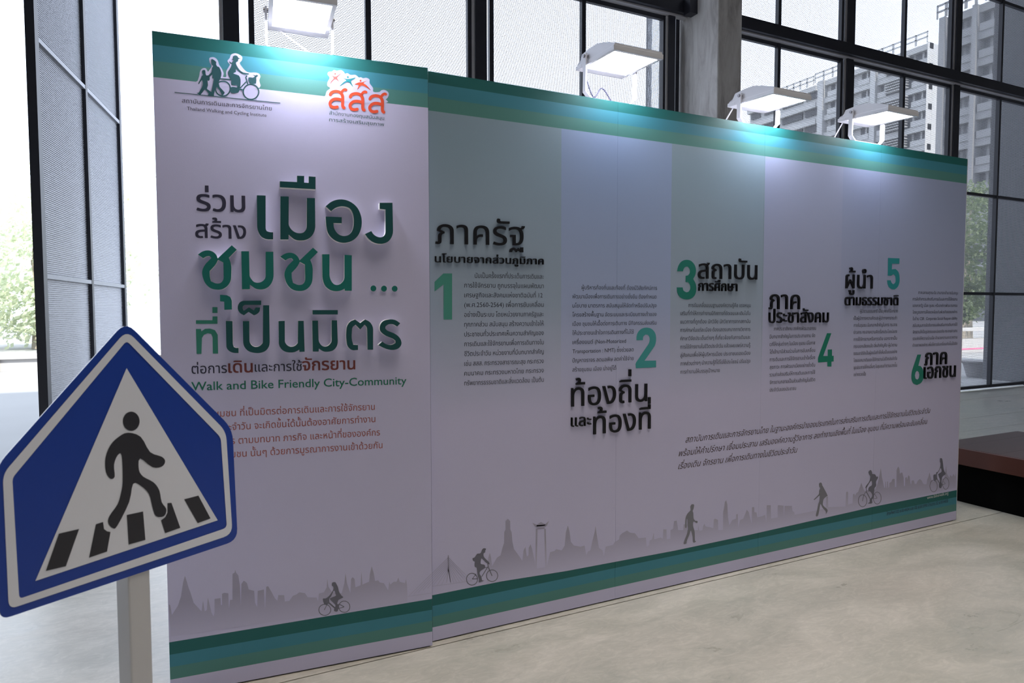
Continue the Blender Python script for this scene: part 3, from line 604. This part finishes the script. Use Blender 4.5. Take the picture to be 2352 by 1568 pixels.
text(A, 'ต่อการ', 440.4, 858, 521.3, 855.9, 17.5, M_INK, 'printed_word', bold=0.006)
text(A, 'เดิน', 525, 855.5, 580.2, 854.4, 21, M_BRN, 'printed_word', bold=0.018)
text(A, 'และการใช้', 585.3, 853.2, 693.5, 850.8, 16.5, M_INK, 'printed_word', bold=0.006)
text(A, 'จักรยาน', 695, 850.6, 815.4, 847.5, 21, M_BRN, 'printed_word', bold=0.018)
text(A, 'Walk and Bike Friendly City-Community', 439.9, 896.7, 933.3, 882.0, 19.5, M_GRN, 'text_line', ratio=0.68, bold=0.008)
for s, a in (('เมือง', (440, 959, 485, 957.5)), ('ชุมชน ที่เป็นมิตรต่อการเดินและการใช้จักรยาน', (492.7, 957.2, 860.8, 940.6)),
             ('ในชีวิตปร', (440, 991, 522, 988)), ('ะจำวัน จะเกิดขึ้นได้นั้นต้องอาศัยการทำงาน', (525.9, 987.8, 862, 968.7)),
             ('ทุกองค์ก', (440, 1023, 526, 1020)), ('ร ตามบทบาท ภารกิจ และหน้าที่ขององค์กร', (530.5, 1019.7, 872.8, 999.3)),
             ('เมือง ชุ', (440, 1054, 526, 1051)), ('มชน นั้นๆ ด้วยการบูรณาการงานเข้าด้วยกัน', (531, 1050.3, 878.4, 1028.6))):
    text(A, s, *a, 12.3, M_ORG)
# ---- information board: numbers
N = {1: (xf(970, 480, 3.734), [[(104,625),(180,552),(255,552),(255,946),(182,946),(182,645),(104,706)]]),
     2: (xf(1290, 640, 4.236), [[(727,597),(728,560),(745,515),(780,485),(825,475),(870,485),(905,520),(918,570),(915,620),(900,660),(805,797),(918,795),(918,860),(722,870),(722,815),(840,640),(855,600),(852,565),(838,545),(815,543),(795,560),(790,597)]]),
     3: (xf(1530, 570, 4.9), [[(122,258),(135,200),(170,150),(220,130),(275,140),(315,180),(333,230),(330,290),(303,345),(332,400),(338,470),(320,530),(280,565),(225,575),(170,560),(130,515),(118,440),(185,440),(195,475),(225,495),(250,490),(268,460),(265,410),(245,380),(218,380),(218,310),(245,305),(265,275),(262,230),(240,205),(215,210),(195,235),(190,258)]]),
     4: (xf(1750, 640, 5.6), [[(835,700),(892,700),(788,992),(845,992),(845,910),(900,908),(900,990),(922,990),(922,1063),(893,1065),(893,1128),(840,1128),(840,1068),(722,1076),(722,1010)]]),
     5: (xf(1920, 570, 5.056), [[(603,112),(737,117),(735,180),(650,178),(648,245),(690,240),(722,270),(737,330),(735,400),(715,450),(680,478),(640,472),(605,435),(592,372),(635,372),(645,400),(665,418),(685,400),(690,350),(685,320),(665,300),(645,315),(600,318)]]),
     6: (xf(2070, 650, 6.273), [[(230,1030),(285,1028),(245,1190),(280,1195),(310,1240),(320,1310),(312,1390),(280,1440),(225,1467),(180,1450),(150,1400),(145,1320),(160,1240)], [(225,1262),(205,1285),(195,1330),(205,1375),(228,1390),(250,1370),(260,1320),(250,1280)]])}
for k, (f, loops) in N.items():
    o = flat(B, 'number', [[f(arcs(l_)) for l_ in loops]], M_NUM[k], 0.0009); o['label'] = 'green printed number %d' % k
# headings (raised glossy black letters)
for s, x0, y0, x1, y1, h, bo in (('ภาครัฐ', 1000.8, 559.3, 1206, 564, 45, 0), ('นโยบายจากส่วนภูมิภาค', 1000, 602, 1249.3, 607.2, 14, .008),
    ('ท้องถิ่น', 1313.1, 933.9, 1487, 921, 43, 0), ('และ', 1312.9, 980, 1358.5, 977, 21, .006), ('ท้องที่', 1363.9, 997.6, 1495, 984.2, 41, 0),
    ('สถาบัน', 1604.5, 639.6, 1739.8, 641.8, 35, 0), ('การศึกษา', 1605.5, 667.5, 1694.3, 668.6, 18, .012),
    ('ภาค', 1767.3, 709.6, 1838, 710, 34, .004), ('ประชาสังคม', 1767.3, 741.4, 1903.9, 740, 24, .008),
    ('ผู้นำ', 1943.7, 662, 2005, 662.6, 32, 0), ('ตามธรรมชาติ', 1941.8, 701, 2063.8, 701, 19, .008),
    ('ภาค', 2125, 838.9, 2175.5, 835.7, 28.5, .01), ('เอกชน', 2123.4, 870, 2195.5, 864.9, 27, .01)):
    text(B, s, x0, y0, x1, y1, h, M_BLACK, 'heading_letter', bold=bo*0.45, depth=0.008, split=True)
# paragraphs: (lines, first (x0,y0,x1,y1), left x, left y of line 2, left pitch, right x, right y of line 2, right pitch, height, {line: right x})
P = [
 (['นับเป็นครั้งแรกที่ประเด็นการเดินและ','การใช้จักรยาน ถูกบรรจุในแผนพัฒนา','เศรษฐกิจและสังคมแห่งชาติฉบับที่ 12','(พ.ศ.2560-2564) เพื่อการขับเคลื่อน','อย่างเป็นระบบ โดยหน่วยงานภาครัฐและ','ทุกภาคส่วน สนับสนุน สร้างความเข้าใจให้','ประชาชนทั่วประเทศเห็นความสำคัญของ','การเดินและใช้จักรยานเพื่อการเดินทางใน','ชีวิตประจำวัน หน่วยงานที่มีบทบาทสำคัญ','เช่น สสส. กระทรวงสาธารณะสุข กระทรวง','คมนาคม กระทรวงมหาดไทย กระทรวง','ทรัพยากรธรรมชาติและสิ่งแวดล้อม เป็นต้น'],
  (1090.5, 637.8, 1248.5, 639.9), 1066.4, 660, 22.49, 1248.5, 661.4, 21.5, 8.4, {2: 1246}),
 (['ผู้บริหารท้องถิ่นและท้องที่ ต้องมีวิสัยทัศน์การ','พัฒนาเมืองเพื่อการเดินทางอย่างยั่งยืน ต้องกำหนด','นโยบาย มาตรการ สนับสนุนให้จัดทำหรือปรับปรุง','โครงสร้างพื้นฐาน จัดระบบและระเบียบทางเท้าของ','เมือง ชุมชนให้เอื้อต่อการเดินทาง มีกิจกรรมส่งเสริม','ให้ประชาชนเข้าใจการเดินทางที่ไม่ใช้','เครื่องยนต์ (Non-Motorized','Transportation : NMT) ซึ่งช่วยลด','ปัญหาจราจร ลดมลพิษ ลดค่าใช้จ่าย','สร้างชุมชน เมือง น่าอยู่ได้'],
  (1336, 664.3, 1509, 665.5), 1314.7, 684.9, 21.04, 1507.5, 685.4, 19.9, 7.2, {5: 1455.3, 6: 1437.5, 7: 1455, 8: 1455, 9: 1415}),
 (['การขับเคลื่อนบนฐานองค์ความรู้คือ แรงหนุน','เสริมที่ทำให้การทำงานมีทิศทางที่ชัดเจนและเดินไปใน','แนวทางที่ถูกต้อง นักวิจัย นักวิชาการจากสถาบัน','การศึกษาในแต่ละเมือง ต้องแสดงบทบาททางวิชาการ','ศึกษาวิจัยประเด็นต่างๆ ที่เกี่ยวข้องกับการเดินและ','การใช้จักรยานในชีวิตประจำวัน แล้วเผยแพร่ความรู้','สู่สังคมเพื่อให้ผู้บริหารเมือง ประชาชนของเมือง','ภาคส่วนต่างๆ นำความรู้ที่ได้ไปใช้ประโยชน์ ปรับปรุง','การทำงานให้บรรลุเป้าหมาย'],
  (1581, 704.9, 1723.9, 704.9), 1562.5, 723.5, 19.24, 1723, 723.2, 18.2, 6.8, {8: 1652.9}),
 (['ภาคประชาสังคม องค์กรพัฒนาเอกชน','มีบทบาทสำคัญในการประสานงาน จัด','เวทีให้กลุ่มต่างๆ ในเมือง ชุมชน มีโอกาส','ได้เข้ามามีส่วนร่วมในการขับเคลื่อน','การเดินและการใช้จักรยานเข้าใจเรื่อง','สุขภาวะ การพัฒนาเมืองอย่างยั่งยืน','รวมถึงส่งเสริมให้การเดินและการใช้','จักรยานกลายเป็นส่วนสำคัญในชีวิต','ประจำวันของประชาชน'],
  (1777, 758.8, 1874, 757), 1767.5, 777.1, 17.46, 1872, 773.6, 16.9, 6.4, {8: 1828}),
 (['ผู้นำตามธรรมชาติ เป็นบุคคลที่มีบทบาท','เป็นผู้นำทางความคิดและผู้นำทางการกระทำ','ภายในชุมชน มีบทบาทสำคัญในการ กระจาย','ข่าวสาร กระจายความคิดเรื่องประโยชน์ของ','การใช้จักรยานหรือการเดิน นอกจากเป็น','กระบอกเสียงแล้ว สิ่งสำคัญคือ ผู้นำตาม','ธรรมชาติยังเป็นผู้ลงมือทำให้เห็นเป็นแบบอย่าง','โดยออกมาเดินและใช้จักรยานในชีวิตประจำวัน','จุดประกายให้คนอื่นๆ ในชุมชนทำตามมากขึ้น','อย่างรวดเร็ว'],
  (1975, 718, 2061.8, 717.3), 1960.5, 734.2, 16.2, 2060, 733.2, 15.45, 5.9, {9: 1988.6}),
 (['ภาคเอกชนทุกระดับ สามารถเข้ามาสนับสนุน','การจัดกิจกรรมส่งเสริมการเดินและการใช้จักรยาน','ของภาครัฐ เมือง ชุมชน หรือองค์กรพัฒนาเอกชน','โดยบูรณาการให้สอดคล้องกับพันธกิจขององค์กร','ในด้าน CSR : Corporate Social Respon sibility','สนับสนุนการจัดกิจกรรมส่งเสริมการเดินการใช้','จักรยานให้เป็นรูปธรรมและปลอดภัย กระจายข่าวสาร','รวมถึงให้ความร่วมมือ อำนวยความสะดวกตาม','ศักยภาพองค์กร เพื่อให้การขับเคลื่อนเกิดขึ้นได้จริง'],
  (2108.7, 674.7, 2199.9, 675.8), 2096, 689.5, 15.2, 2198.5, 689.9, 14.5, 5.3, {})]
for lines, first, lx, ly, lp, rx, ry, rp, h, rights in P:
    for i, s in enumerate(lines):
        if i == 0: a = first
        else:
            x1 = rights.get(i, rx); yl = ly+(i-1)*lp; yr = ry+(i-1)*rp
            a = (lx, yl, x1, yl + (yr-yl)*(x1-lx)/(rx-lx))
        text(B, s, *a, h, M_TXT)
text(B, 'สถาบันการเดินและการจักรยานไทย ในฐานะองค์กรนำของประเทศในการส่งเสริมการเดินและการใช้จักรยานในชีวิตประจำวัน', 1573.7, 1016.4, 2135, 948, 11, M_HAND, 'handwritten_line', slant=0.35)
text(B, 'พร้อมให้คำปรึกษา เชื่อมประสาน เสริมองค์ความรู้วิชาการ ลงทำงานเชิงพื้นที่ ในเมือง ชุมชน ที่มีความพร้อมจะขับเคลื่อน', 1557, 1048, 2128, 973, 11, M_HAND, 'handwritten_line', slant=0.35)
text(B, 'เรื่องเดิน จักรยาน เพื่อการเดินทางในชีวิตประจำวัน', 1557, 1077, 1829, 1039, 11, M_HAND, 'handwritten_line', slant=0.35)
text(B, 'www.ibikeiwalk.org', 2129, 1146, 2178, 1135, 7, M_LWHITE, 'footer_line', ratio=0.68)
text(B, 'โทรศัพท์ 02 618 4434 และ 02 618 5990 โทรสาร 02 618 4430', 2036, 1183, 2177, 1153, 6, M_INK, 'footer_line')
# ================================================================ FLOODLIGHTS
def flood(label, x, yc, z, tilt, base_xy, base_z, cable, rz=0.0, power=1.0, wdt=0.262, ln=0.315, beam_y=0.0):
    """floodlight: housing centre (x, yc, z = glass height); tilt in radians raises the front edge"""
    root = empty('floodlight', (base_xy[0], base_xy[1], base_z), rz)
    tag(root, label, 'floodlight', 'white floodlights on top of the boards')
    hl = ln/2; hw = wdt/2; pv = Vector((x - base_xy[0], yc - base_xy[1], z - base_z))
    rot = Matrix.Rotation(tilt, 4, 'X')     # about the board direction
    T_ = Matrix.Translation(pv) @ rot
    # side profile (y, z) of the die-cast body: front (-y) low lip, hump, stepped rear
    prof = [(-hl, 0.0), (-hl, 0.022), (-hl*0.55, 0.046), (-hl*0.1, 0.062), (hl*0.35, 0.060), (hl*0.72, 0.052), (hl*0.80, 0.030), (hl*0.98, 0.016), (hl, 0.0)]
    mb = MB(); n_ = len(prof)
    vs_ = [(-hw, a, b) for a, b in prof] + [(hw, a, b) for a, b in prof]
    mb.add([T_ @ Vector(v) for v in vs_], [(k_, k_+1, n_-1) if sd_ == 0 else (n_+k_+1, n_+k_, 2*n_-1) for sd_ in (0, 1) for k_ in range(n_-2)] + [(i, n_+i, n_+(i+1) % n_, (i+1) % n_) for i in range(n_)])
    mb.build('housing', M_FLOODB, root)
    mb = MB()   # rim
    def tb(m_, x0, x1, y0, y1, z0, z1):
        m2 = MB().box(x0, x1, y0, y1, z0, z1); m_.add([T_ @ Vector(v) for v in m2.v], m2.f)
    tb(mb, -hw-.0052, hw+.0052, -hl-.004, -hl+.014, -.0108, .012); tb(mb, -hw-.0052, hw+.0052, hl-.05, hl+.004, -.0108, .008)
    tb(mb, -hw-.004, -hw+.012, -hl, hl, -.010, .010); tb(mb, hw-.012, hw+.004, -hl, hl, -.010, .010)
    mb.build('rim', M_FLOODB, root, 0.002)
    mb = MB(); tb(mb, -hw+.012, hw-.012, -hl+.014, hl-.05, -.007, -.002); mb.build('lamp_glass', M_LAMP, root)
    bolt = T_ @ Vector((0, hl*0.42, 0.028))
    for s in (-1, 1):
        bp_ = Vector((s*(hw+.012), bolt.y, bolt.z)); bp_.x += pv.x
        mb = MB(); zb = 0.004; sw = 0.013
        for (a, b) in (((bp_.y, bp_.z+0.012), (bp_.y+0.003, 0.03)),):
            xo = bp_.x; t = 0.004
            mb.add([(xo-t, a[0]-sw, a[1]), (xo+t, a[0]-sw, a[1]), (xo+t, a[0]+sw, a[1]), (xo-t, a[0]+sw, a[1]), (xo-t, b[0]-sw, b[1]), (xo+t, b[0]-sw, b[1]), (xo+t, b[0]+sw, b[1]), (xo-t, b[0]+sw, b[1])],
                   [(0,1,2,3),(7,6,5,4),(4,5,1,0),(5,6,2,1),(6,7,3,2),(7,4,0,3)])
            q = xo - s*0.03
            mb.add([(xo-t, b[0]-sw, b[1]), (xo+t, b[0]-sw, b[1]), (xo+t, b[0]+sw, b[1]), (xo-t, b[0]+sw, b[1]), (q-t, b[0]-sw, 0.0), (q+t, b[0]-sw, 0.004), (q+t, b[0]+sw, 0.004), (q-t, b[0]+sw, 0.0)],
                   [(0,1,2,3),(7,6,5,4),(4,5,1,0),(5,6,2,1),(6,7,3,2),(7,4,0,3)])
        mb.build('yoke_arm', M_FLOODB, root)
        MB().tube([(bp_.x - s*0.02, bp_.y, bp_.z), (bp_.x + s*0.010, bp_.y, bp_.z)], 0.008, 10).build('bolt', M_BOLT, root)
    bx('yoke_foot', M_FLOODB, root, pv.x-hw-.012+.03, pv.x+hw+.012-.03, bolt.y-.010+.003, bolt.y+.010+.003, 0, 0.004)
    c0 = T_ @ Vector((-hw*0.75, hl*0.95, 0.0))
    pts = [c0] + [Vector(p) for p in cable[0]]
    if len(pts) > 2:
        sm = []
        for i in range(len(pts)-1):
            for k in range(5):
                t = k/5; p0, p1, p2, p3 = pts[max(i-1, 0)], pts[i], pts[i+1], pts[min(i+2, len(pts)-1)]
                sm.append(0.5*((2*p1) + (-p0+p2)*t + (2*p0-5*p1+4*p2-p3)*t*t + (-p0+3*p1-3*p2+p3)*t**3))
        pts = sm + [pts[-1]]
    MB().tube(pts, 0.0035, 6).build('cable', cable[1], root)
    l = bpy.data.lights.new('flood_beam', 'AREA'); l.shape = 'RECTANGLE'; l.size = wdt-.03; l.size_y = 0.09; l.energy = FLOODW*power; l.color = (0.88, 0.90, 1.0)
    o = bpy.data.objects.new('flood_beam', l); C.objects.link(o); o.parent = root
    o.matrix_local = T_ @ Matrix.Translation((0, beam_y, -0.012))
    return root
cabW = lambda px: ([(px-.02, .13, .02), (px-.05, .16, -.02), (px-.10, .20, -0.15)], M_CABLE)
flood('white floodlight at upper left over the title board', 0.388, 2.66, 2.573, math.radians(2), (0.388, 2.715), H+0.001, ([(0.04, .09, .05), (0.05, .06, 0.04), (0.06, .05, 0.0)], M_CABLE), rz=dA, power=0.72, wdt=0.225, ln=0.345, beam_y=-0.055)
flood('white floodlight with dark dangling wire, left of the concrete column', 1.815, 2.61, 2.605, math.radians(2), (1.815, 2.70), H+0.002, ([(-.03, .08, .05), (0.02, .08, 0.10), (0.07, .07, 0.04), (0.10, .07, 0.006)], M_DCABLE), power=0.40, beam_y=0.0)
flood('white floodlight just right of the concrete column, second from the right end', 2.79, 2.615, 2.556, math.radians(3), (2.79, 2.71), H+0.001, cabW(-.10), power=0.46, beam_y=-0.02)
flood('white floodlight nearest the right end of the long board', 3.655, 2.60, 2.576, math.radians(3), (3.655, 2.69), H+0.001, cabW(-.10), power=0.42, beam_y=0.01)
# ================================================================ CROSSING SIGN
PL, PR = Vector((-0.385, 1.761, 0)), Vector((0.095, 2.125, 0))
sd = (PR - PL).normalized()
sroot = empty('crossing_sign', PL, math.atan2(sd.y, sd.x))
tag(sroot, 'blue five-sided pedestrian crossing sign on a pale post, in the foreground', 'road sign')
SG = Board(sroot); q = xf(0, 730, 1.871)
outer = roundpoly([(288.6, 738), (534, 984), (546, 1240), (-1, 1424), (-6, 1068)], [30, 28, 26, 26, 28])
w_o = roundpoly([(288.6, 758), (517, 990), (532, 1226), (18, 1398), (4, 1088)], [24, 20, 22, 20, 22])
w_i = roundpoly([(288.6, 782), (505, 1004), (519, 1211), (42, 1374), (26, 1097)], [10, 10, 10, 10, 10])
raised(SG, 'sign_plate', [outer], M_SBLUE, 0.003, side=M_SBACK)
SG2 = SG
def sflat(name, loops, m, lift): return flat(SG, name, loops, m, lift)
# back of the plate
L = [SG.at(p[0], p[1], 0.003) for p in outer]
MB().add([(a, 0.0, b) for a, b in L], [tuple(range(len(L)))]).build('sign_back', M_SBACK, sroot)
sflat('white_border', [[w_o, w_i[::-1]]], M_SWHITE, 0.0040)
sflat('white_triangle', [[[(288.6, 845), (498, 1194), (79, 1333)]]], M_SWHITE, 0.0040)
sflat('walking_figure', [[q(ell(559, 443, 36, 41))], [q(smooth([(545,492),(600,510),(640,575),(690,595),(705,615),(690,638),(650,640),(597,603),(592,650),(610,680),(655,705),(680,740),(690,790),(710,820),(700,850),(665,850),(650,810),(635,755),(600,720),(567,712),(550,790),(500,890),(480,902),(460,880),(465,850),(500,800),(515,750),(522,700),(518,590),(500,590),(485,630),(488,680),(470,690),(450,660),(448,600),(470,545),(505,510)], 3))]], M_SBLACK, 0.0048)
for p in ([(248,925),(335,905),(278,1065),(192,1085)], [(407,885),(438,875),(442,905),(455,915),(470,918),(455,1002),(378,1028)], [(540,845),(610,830),(620,952),(548,972)], [(715,795),(732,793),(770,900),(705,923),(687,868),(705,855),(715,835)], [(787,778),(848,762),(900,860),(845,880)]):
    sflat('crossing_stripe', [[q(p)]], M_SBLACK, 0.0048)
nrm = Vector((sd.y, -sd.x, 0))
def post_x(px): return SG.at(px, 1450, -0.02)[0]
xa, xb = post_x(288), post_x(338)
MB().box(xa, xb, 0.0, 0.055, 0.012, 1.32).build('post', M_POST, sroot, 0.004)
MB().box(xa-.08, xb+.08, -0.06, 0.12, 0, 0.012).build('base_plate', M_POST, sroot, 0.002)
for z in (1.02, 1.22):
    bx('clamp', M_SBACK, sroot, xa-.006, xb+.006, 0.002, 0.060, z, z+.03)
# ================================================================ LOW WOODEN PLATFORM
pb = empty('wooden_platform', (5.6, 2.0, 0))
tag(pb, 'low dark red wooden platform bench behind the right end of the long board', 'platform')
X0, X1, Y0, Y1 = 5.03-5.6, 6.18-5.6, 0.6-2.0, 3.06-2.0
n_ = 17; wpl = (Y1-Y0)/n_
pm = MB().box(X0+.0305, X1-.0305, 0.0004, wpl-.0004, 0.385, 0.42).build('plank', M_WOOD, pb); pm.location = (0, Y0, 0)
for i in range(1, n_):
    c = pm.copy(); C.objects.link(c); c.parent = pb; c.location = (0, Y0+i*wpl, random.uniform(-.0005, .0005))
MB().box(X0, X0+.03, Y0, Y1, 0.30, 0.419).build('apron', M_WOOD2, pb, 0.002)
MB().box(X1-.03, X1, Y0, Y1, 0.30, 0.419).build('apron', M_WOOD2, pb, 0.002)
MB().box(X0+.03, X1-.03, Y1-.03, Y1, 0.30, 0.385).build('apron', M_WOOD2, pb, 0.002)
MB().box(X0+.03, X1-.03, Y0, Y0+.03, 0.30, 0.385).build('apron', M_WOOD2, pb, 0.002)
MB().box(X0+.10, X1-.12, Y0+.12, Y1-.10, 0.0, 0.384).build('plinth', M_PLINTH, pb)  # plinth blackened to give the shaded void under the platform
# ================================================================ OUTSIDE
structure(bx('floor_yard', M_GROUND, None, -120, 400, WALLY+0.06, 420, -0.4, -0.04))
lw = empty('low_wall', (-3, 19.6, -0.04)); tag(lw, 'white low garden wall with cap, seen through the open bay', 'wall')
bx('wall_body', M_LEDGE, lw, -12, 7.5, 0.0, 0.3, 0, 0.30); bx('cap', M_LEDGE, lw, -12.1, 7.6, -0.08, 0.38, 0.30, 0.40)
bx('pier', M_POT, lw, -2.4, -1.35, -0.10, 0.0, 0, 0.28)
rw = empty('low_wall', (23, 13.3, -0.04)); tag(rw, 'pale low yard wall with pink line, seen beyond the right end of the board', 'wall')
bx('wall_body', M_LEDGE, rw, -6, 9, 0, 0.3, 0, 0.45); bx('pink_line', M_PINKL, rw, -6, 2, -0.006, 0, 0.08, 0.13); bx('cap', M_LEDGE, rw, -6, 9, -.05, .35, 0.72, 0.82)
for x in (-5.5, -3, -0.5, 2, 4.5, 7): bx('pier', M_LEDGE, rw, x, x+.12, 0.08, 0.22, 0.45, 0.72)
pp = on_z(2240, 866, -0.04)
pt = empty('planter', pp); tag(pt, 'dark wide-rimmed planter pot standing outside the screen by the board end', 'planter')
MB().tube([(0, 0, 0), (0, 0, .05), (0, 0, .30), (0, 0, .33), (0, 0, .36)], [.15, .17, .24, .34, .34], 20).build('pot', M_POT, pt)
def tree(name, label, x, y, hgt, rad, seed, m, nleaf=4200, trunk=0.28, squash=0.8, ls=0.30, low=0.25):
    rnd = random.Random(seed); r = empty(name, (x, y, -0.04)); tag(r, label, 'tree', 'trees beyond the yard')
    MB().tube([(0, 0, 0), (.08, .05, hgt*.3), (-.06, .1, hgt*.6), (0.05, 0, hgt*.85)], [trunk, trunk*.8, trunk*.5, trunk*.15], 8).build('trunk', M_TRUNK, r)
    vs_ = []; fs = []; blobs = []
    for k in range(26):
        t = rnd.random(); a = rnd.uniform(0, 6.283); zz = low + (1-low)*t; rr = rad*math.sin(math.pi*min(1, .15+.8*(1-t)))*rnd.uniform(.2, 1)
        blobs.append((rr*math.cos(a), rr*math.sin(a), hgt*zz*.93, rad*rnd.uniform(.28, .5)))
    for k in range(nleaf):
        bxx = rnd.choice(blobs); d = Vector((rnd.gauss(0, 1), rnd.gauss(0, 1), rnd.gauss(0, 1))).normalized()*bxx[3]*rnd.uniform(.7, 1.05)
        p = Vector((bxx[0]+d.x, bxx[1]+d.y, bxx[2]+d.z*squash)); n_ = Vector((rnd.gauss(0, 1), rnd.gauss(0, 1), rnd.gauss(0, 1)+.6)).normalized()
        a = n_.orthogonal().normalized(); b = n_.cross(a); s = ls*rnd.uniform(.5, 1.1); i = len(vs_)
        vs_ += [p - a*s*.5, p + b*s*.28, p + a*s*.5, p - b*s*.28]; fs.append((i, i+1, i+2, i+3))
    mb = MB(); mb.add(vs_, fs); o = mb.build('foliage', m, r); o['kind'] = 'stuff'; return r
for i, (x, y, h_, rd, m) in enumerate(((-13.5, 33, 7.4, 4.2, M_LEAF), (-5.5, 41, 9.0, 4.4, M_LEAF2), (-5.5, 30.5, 5.6, 3.6, M_LEAF), (2.6, 39, 6.6, 3.8, M_LEAF2), (3.2, 29, 5.4, 3.0, M_LEAF2), (10.5, 36, 6.2, 3.4, M_LEAF))):
    tree('leafy_tree', ['sunlit green tree farthest left beyond the open bay', 'tall pale yellow-green tree beyond the open bay', 'round green tree behind the low white wall', 'pale tree behind the pivoting screen', 'low yellow-green tree just left of the title board', 'green tree hidden mostly behind the title board'][i], x, y, h_, rd, 10+i, m, 5200)
for i, (x, y, h_, rd, m) in enumerate(((27.5, 15.8, 6.2, 2.4, M_LEAFD), (31.5, 17.8, 7.0, 2.6, M_LEAFD), (24.5, 14.9, 2.2, 1.1, M_LEAFD))):
    tree('leafy_tree', ['dark leafy tree seen past the right end of the board', 'taller tree behind it beyond the right screen', 'small yellow-green shrub above the pink-lined wall'][i], x, y, h_, rd, 30+i, m, 4200, ls=0.24)
# ---- apartment buildings far outside; facade faces -x, floors 3.1 m
def facade_block(name, label, X, px0, px1, roof_px, cols, wall_m, depth=16, floors=None, pitch=3.12, rail=True, ref=None):
    y1 = on_x(px0, 300, X).y; y0 = on_x(px1, 300, X).y; ztop = on_x(roof_px[0], roof_px[1], X).z
    r = empty(name, (X, y0, -0.04)); tag(r, label, 'building')
    Ln = y1 - y0
    bx('wall', wall_m, r, 0.9, depth, 0, Ln, 0, ztop)
    nf = int(ztop//pitch); zoff = ztop - nf*pitch
    for k in range(nf):
        z0 = zoff + k*pitch
        if z0 < 5: continue
        bx('floor_slab', wall_m, r, 0.0, 0.9, 0, Ln, z0-0.15+pitch-0.75, z0+pitch+0.02)     # spandrel band
    for (a, b, kind) in cols:
        ya = on_x(b, 300, X).y - y0; yb = on_x(a, 300, X).y - y0
        ya = max(0, ya); yb = min(Ln, yb)
        if kind == 'pier': bx('pier', wall_m, r, -0.5, 0.95, ya, yb, 0, ztop+0.1); continue
        for k in range(nf):
            z0 = zoff + k*pitch
            if z0 < 5: continue
            if kind == 'strip':
                wdo = bx('window', M_GLASSD, r, 0.60, 0.92, ya, yb, z0+.95, z0+pitch-.9)
            elif kind == 'loggia':
                wdo = bx('window', M_GLASSD, r, 0.80, 0.93, ya, yb, z0+.15, z0+pitch-.9)
                bx('balcony', wall_m, r, -0.15, 0.0, ya, yb, z0, z0+0.9)
                bx('pane', wall_m, wdo, 0.70, 0.80, (ya+yb)/2-.15, (ya+yb)/2+.15, z0+.15, z0+pitch-.9)
            elif kind == 'louvre':
                for j in range(5):
                    zz = z0 + 0.2 + j*0.42
                    bx('louvre', wall_m, r, -0.9, -0.1, ya, yb, zz, zz+.12)
                bx('window', M_GLASSD, r, 0.80, 0.93, ya, yb, z0+.15, z0+pitch-.9)
    if rail:
        for dz in (0.75, 1.5): bx('roof_rail', wall_m, r, -0.6, -0.4, 0, Ln, ztop+dz, ztop+dz+.2)
        for k in range(12): bx('rail_post', wall_m, r, -0.6, -0.45, Ln*k/11.0-(.15 if k else 0), Ln*k/11.0+(.15 if k < 11 else 0), ztop, ztop+1.7)
    return r
facade_block('apartment_block', 'pale lower wing of the apartment block behind the third floodlight', 106, 1715, 1872, (1872, 196), [(1720,1740,'strip'), (1750,1784,'strip'), (1791,1837,'strip'), (1843,1887,'strip')], M_BLD)
facade_block('apartment_block', 'tall pale apartment block with balconies and a railed roof', 104, 1874, 2130, (2130, 99), [(1880,1892,'pier'), (1900,1925,'loggia'), (1930,1950,'louvre'), (1970,1996,'loggia'), (2000,2012,'pier'), (2014,2034,'loggia'), (2036,2086,'louvre'), (2092,2128,'loggia'), (2129,2131,'pier')], M_BLD)
facade_block('apartment_block', 'nearer dark grey apartment tower at the upper right', 84, 2150, 2420, (2206, 28), [(2155,2168,'pier'), (2172,2196,'loggia'), (2204,2229,'loggia'), (2230,2240,'pier'), (2244,2282,'loggia'), (2290,2330,'loggia'), (2334,2344,'pier'), (2350,2400,'loggia')], M_BLD2, rail=True)
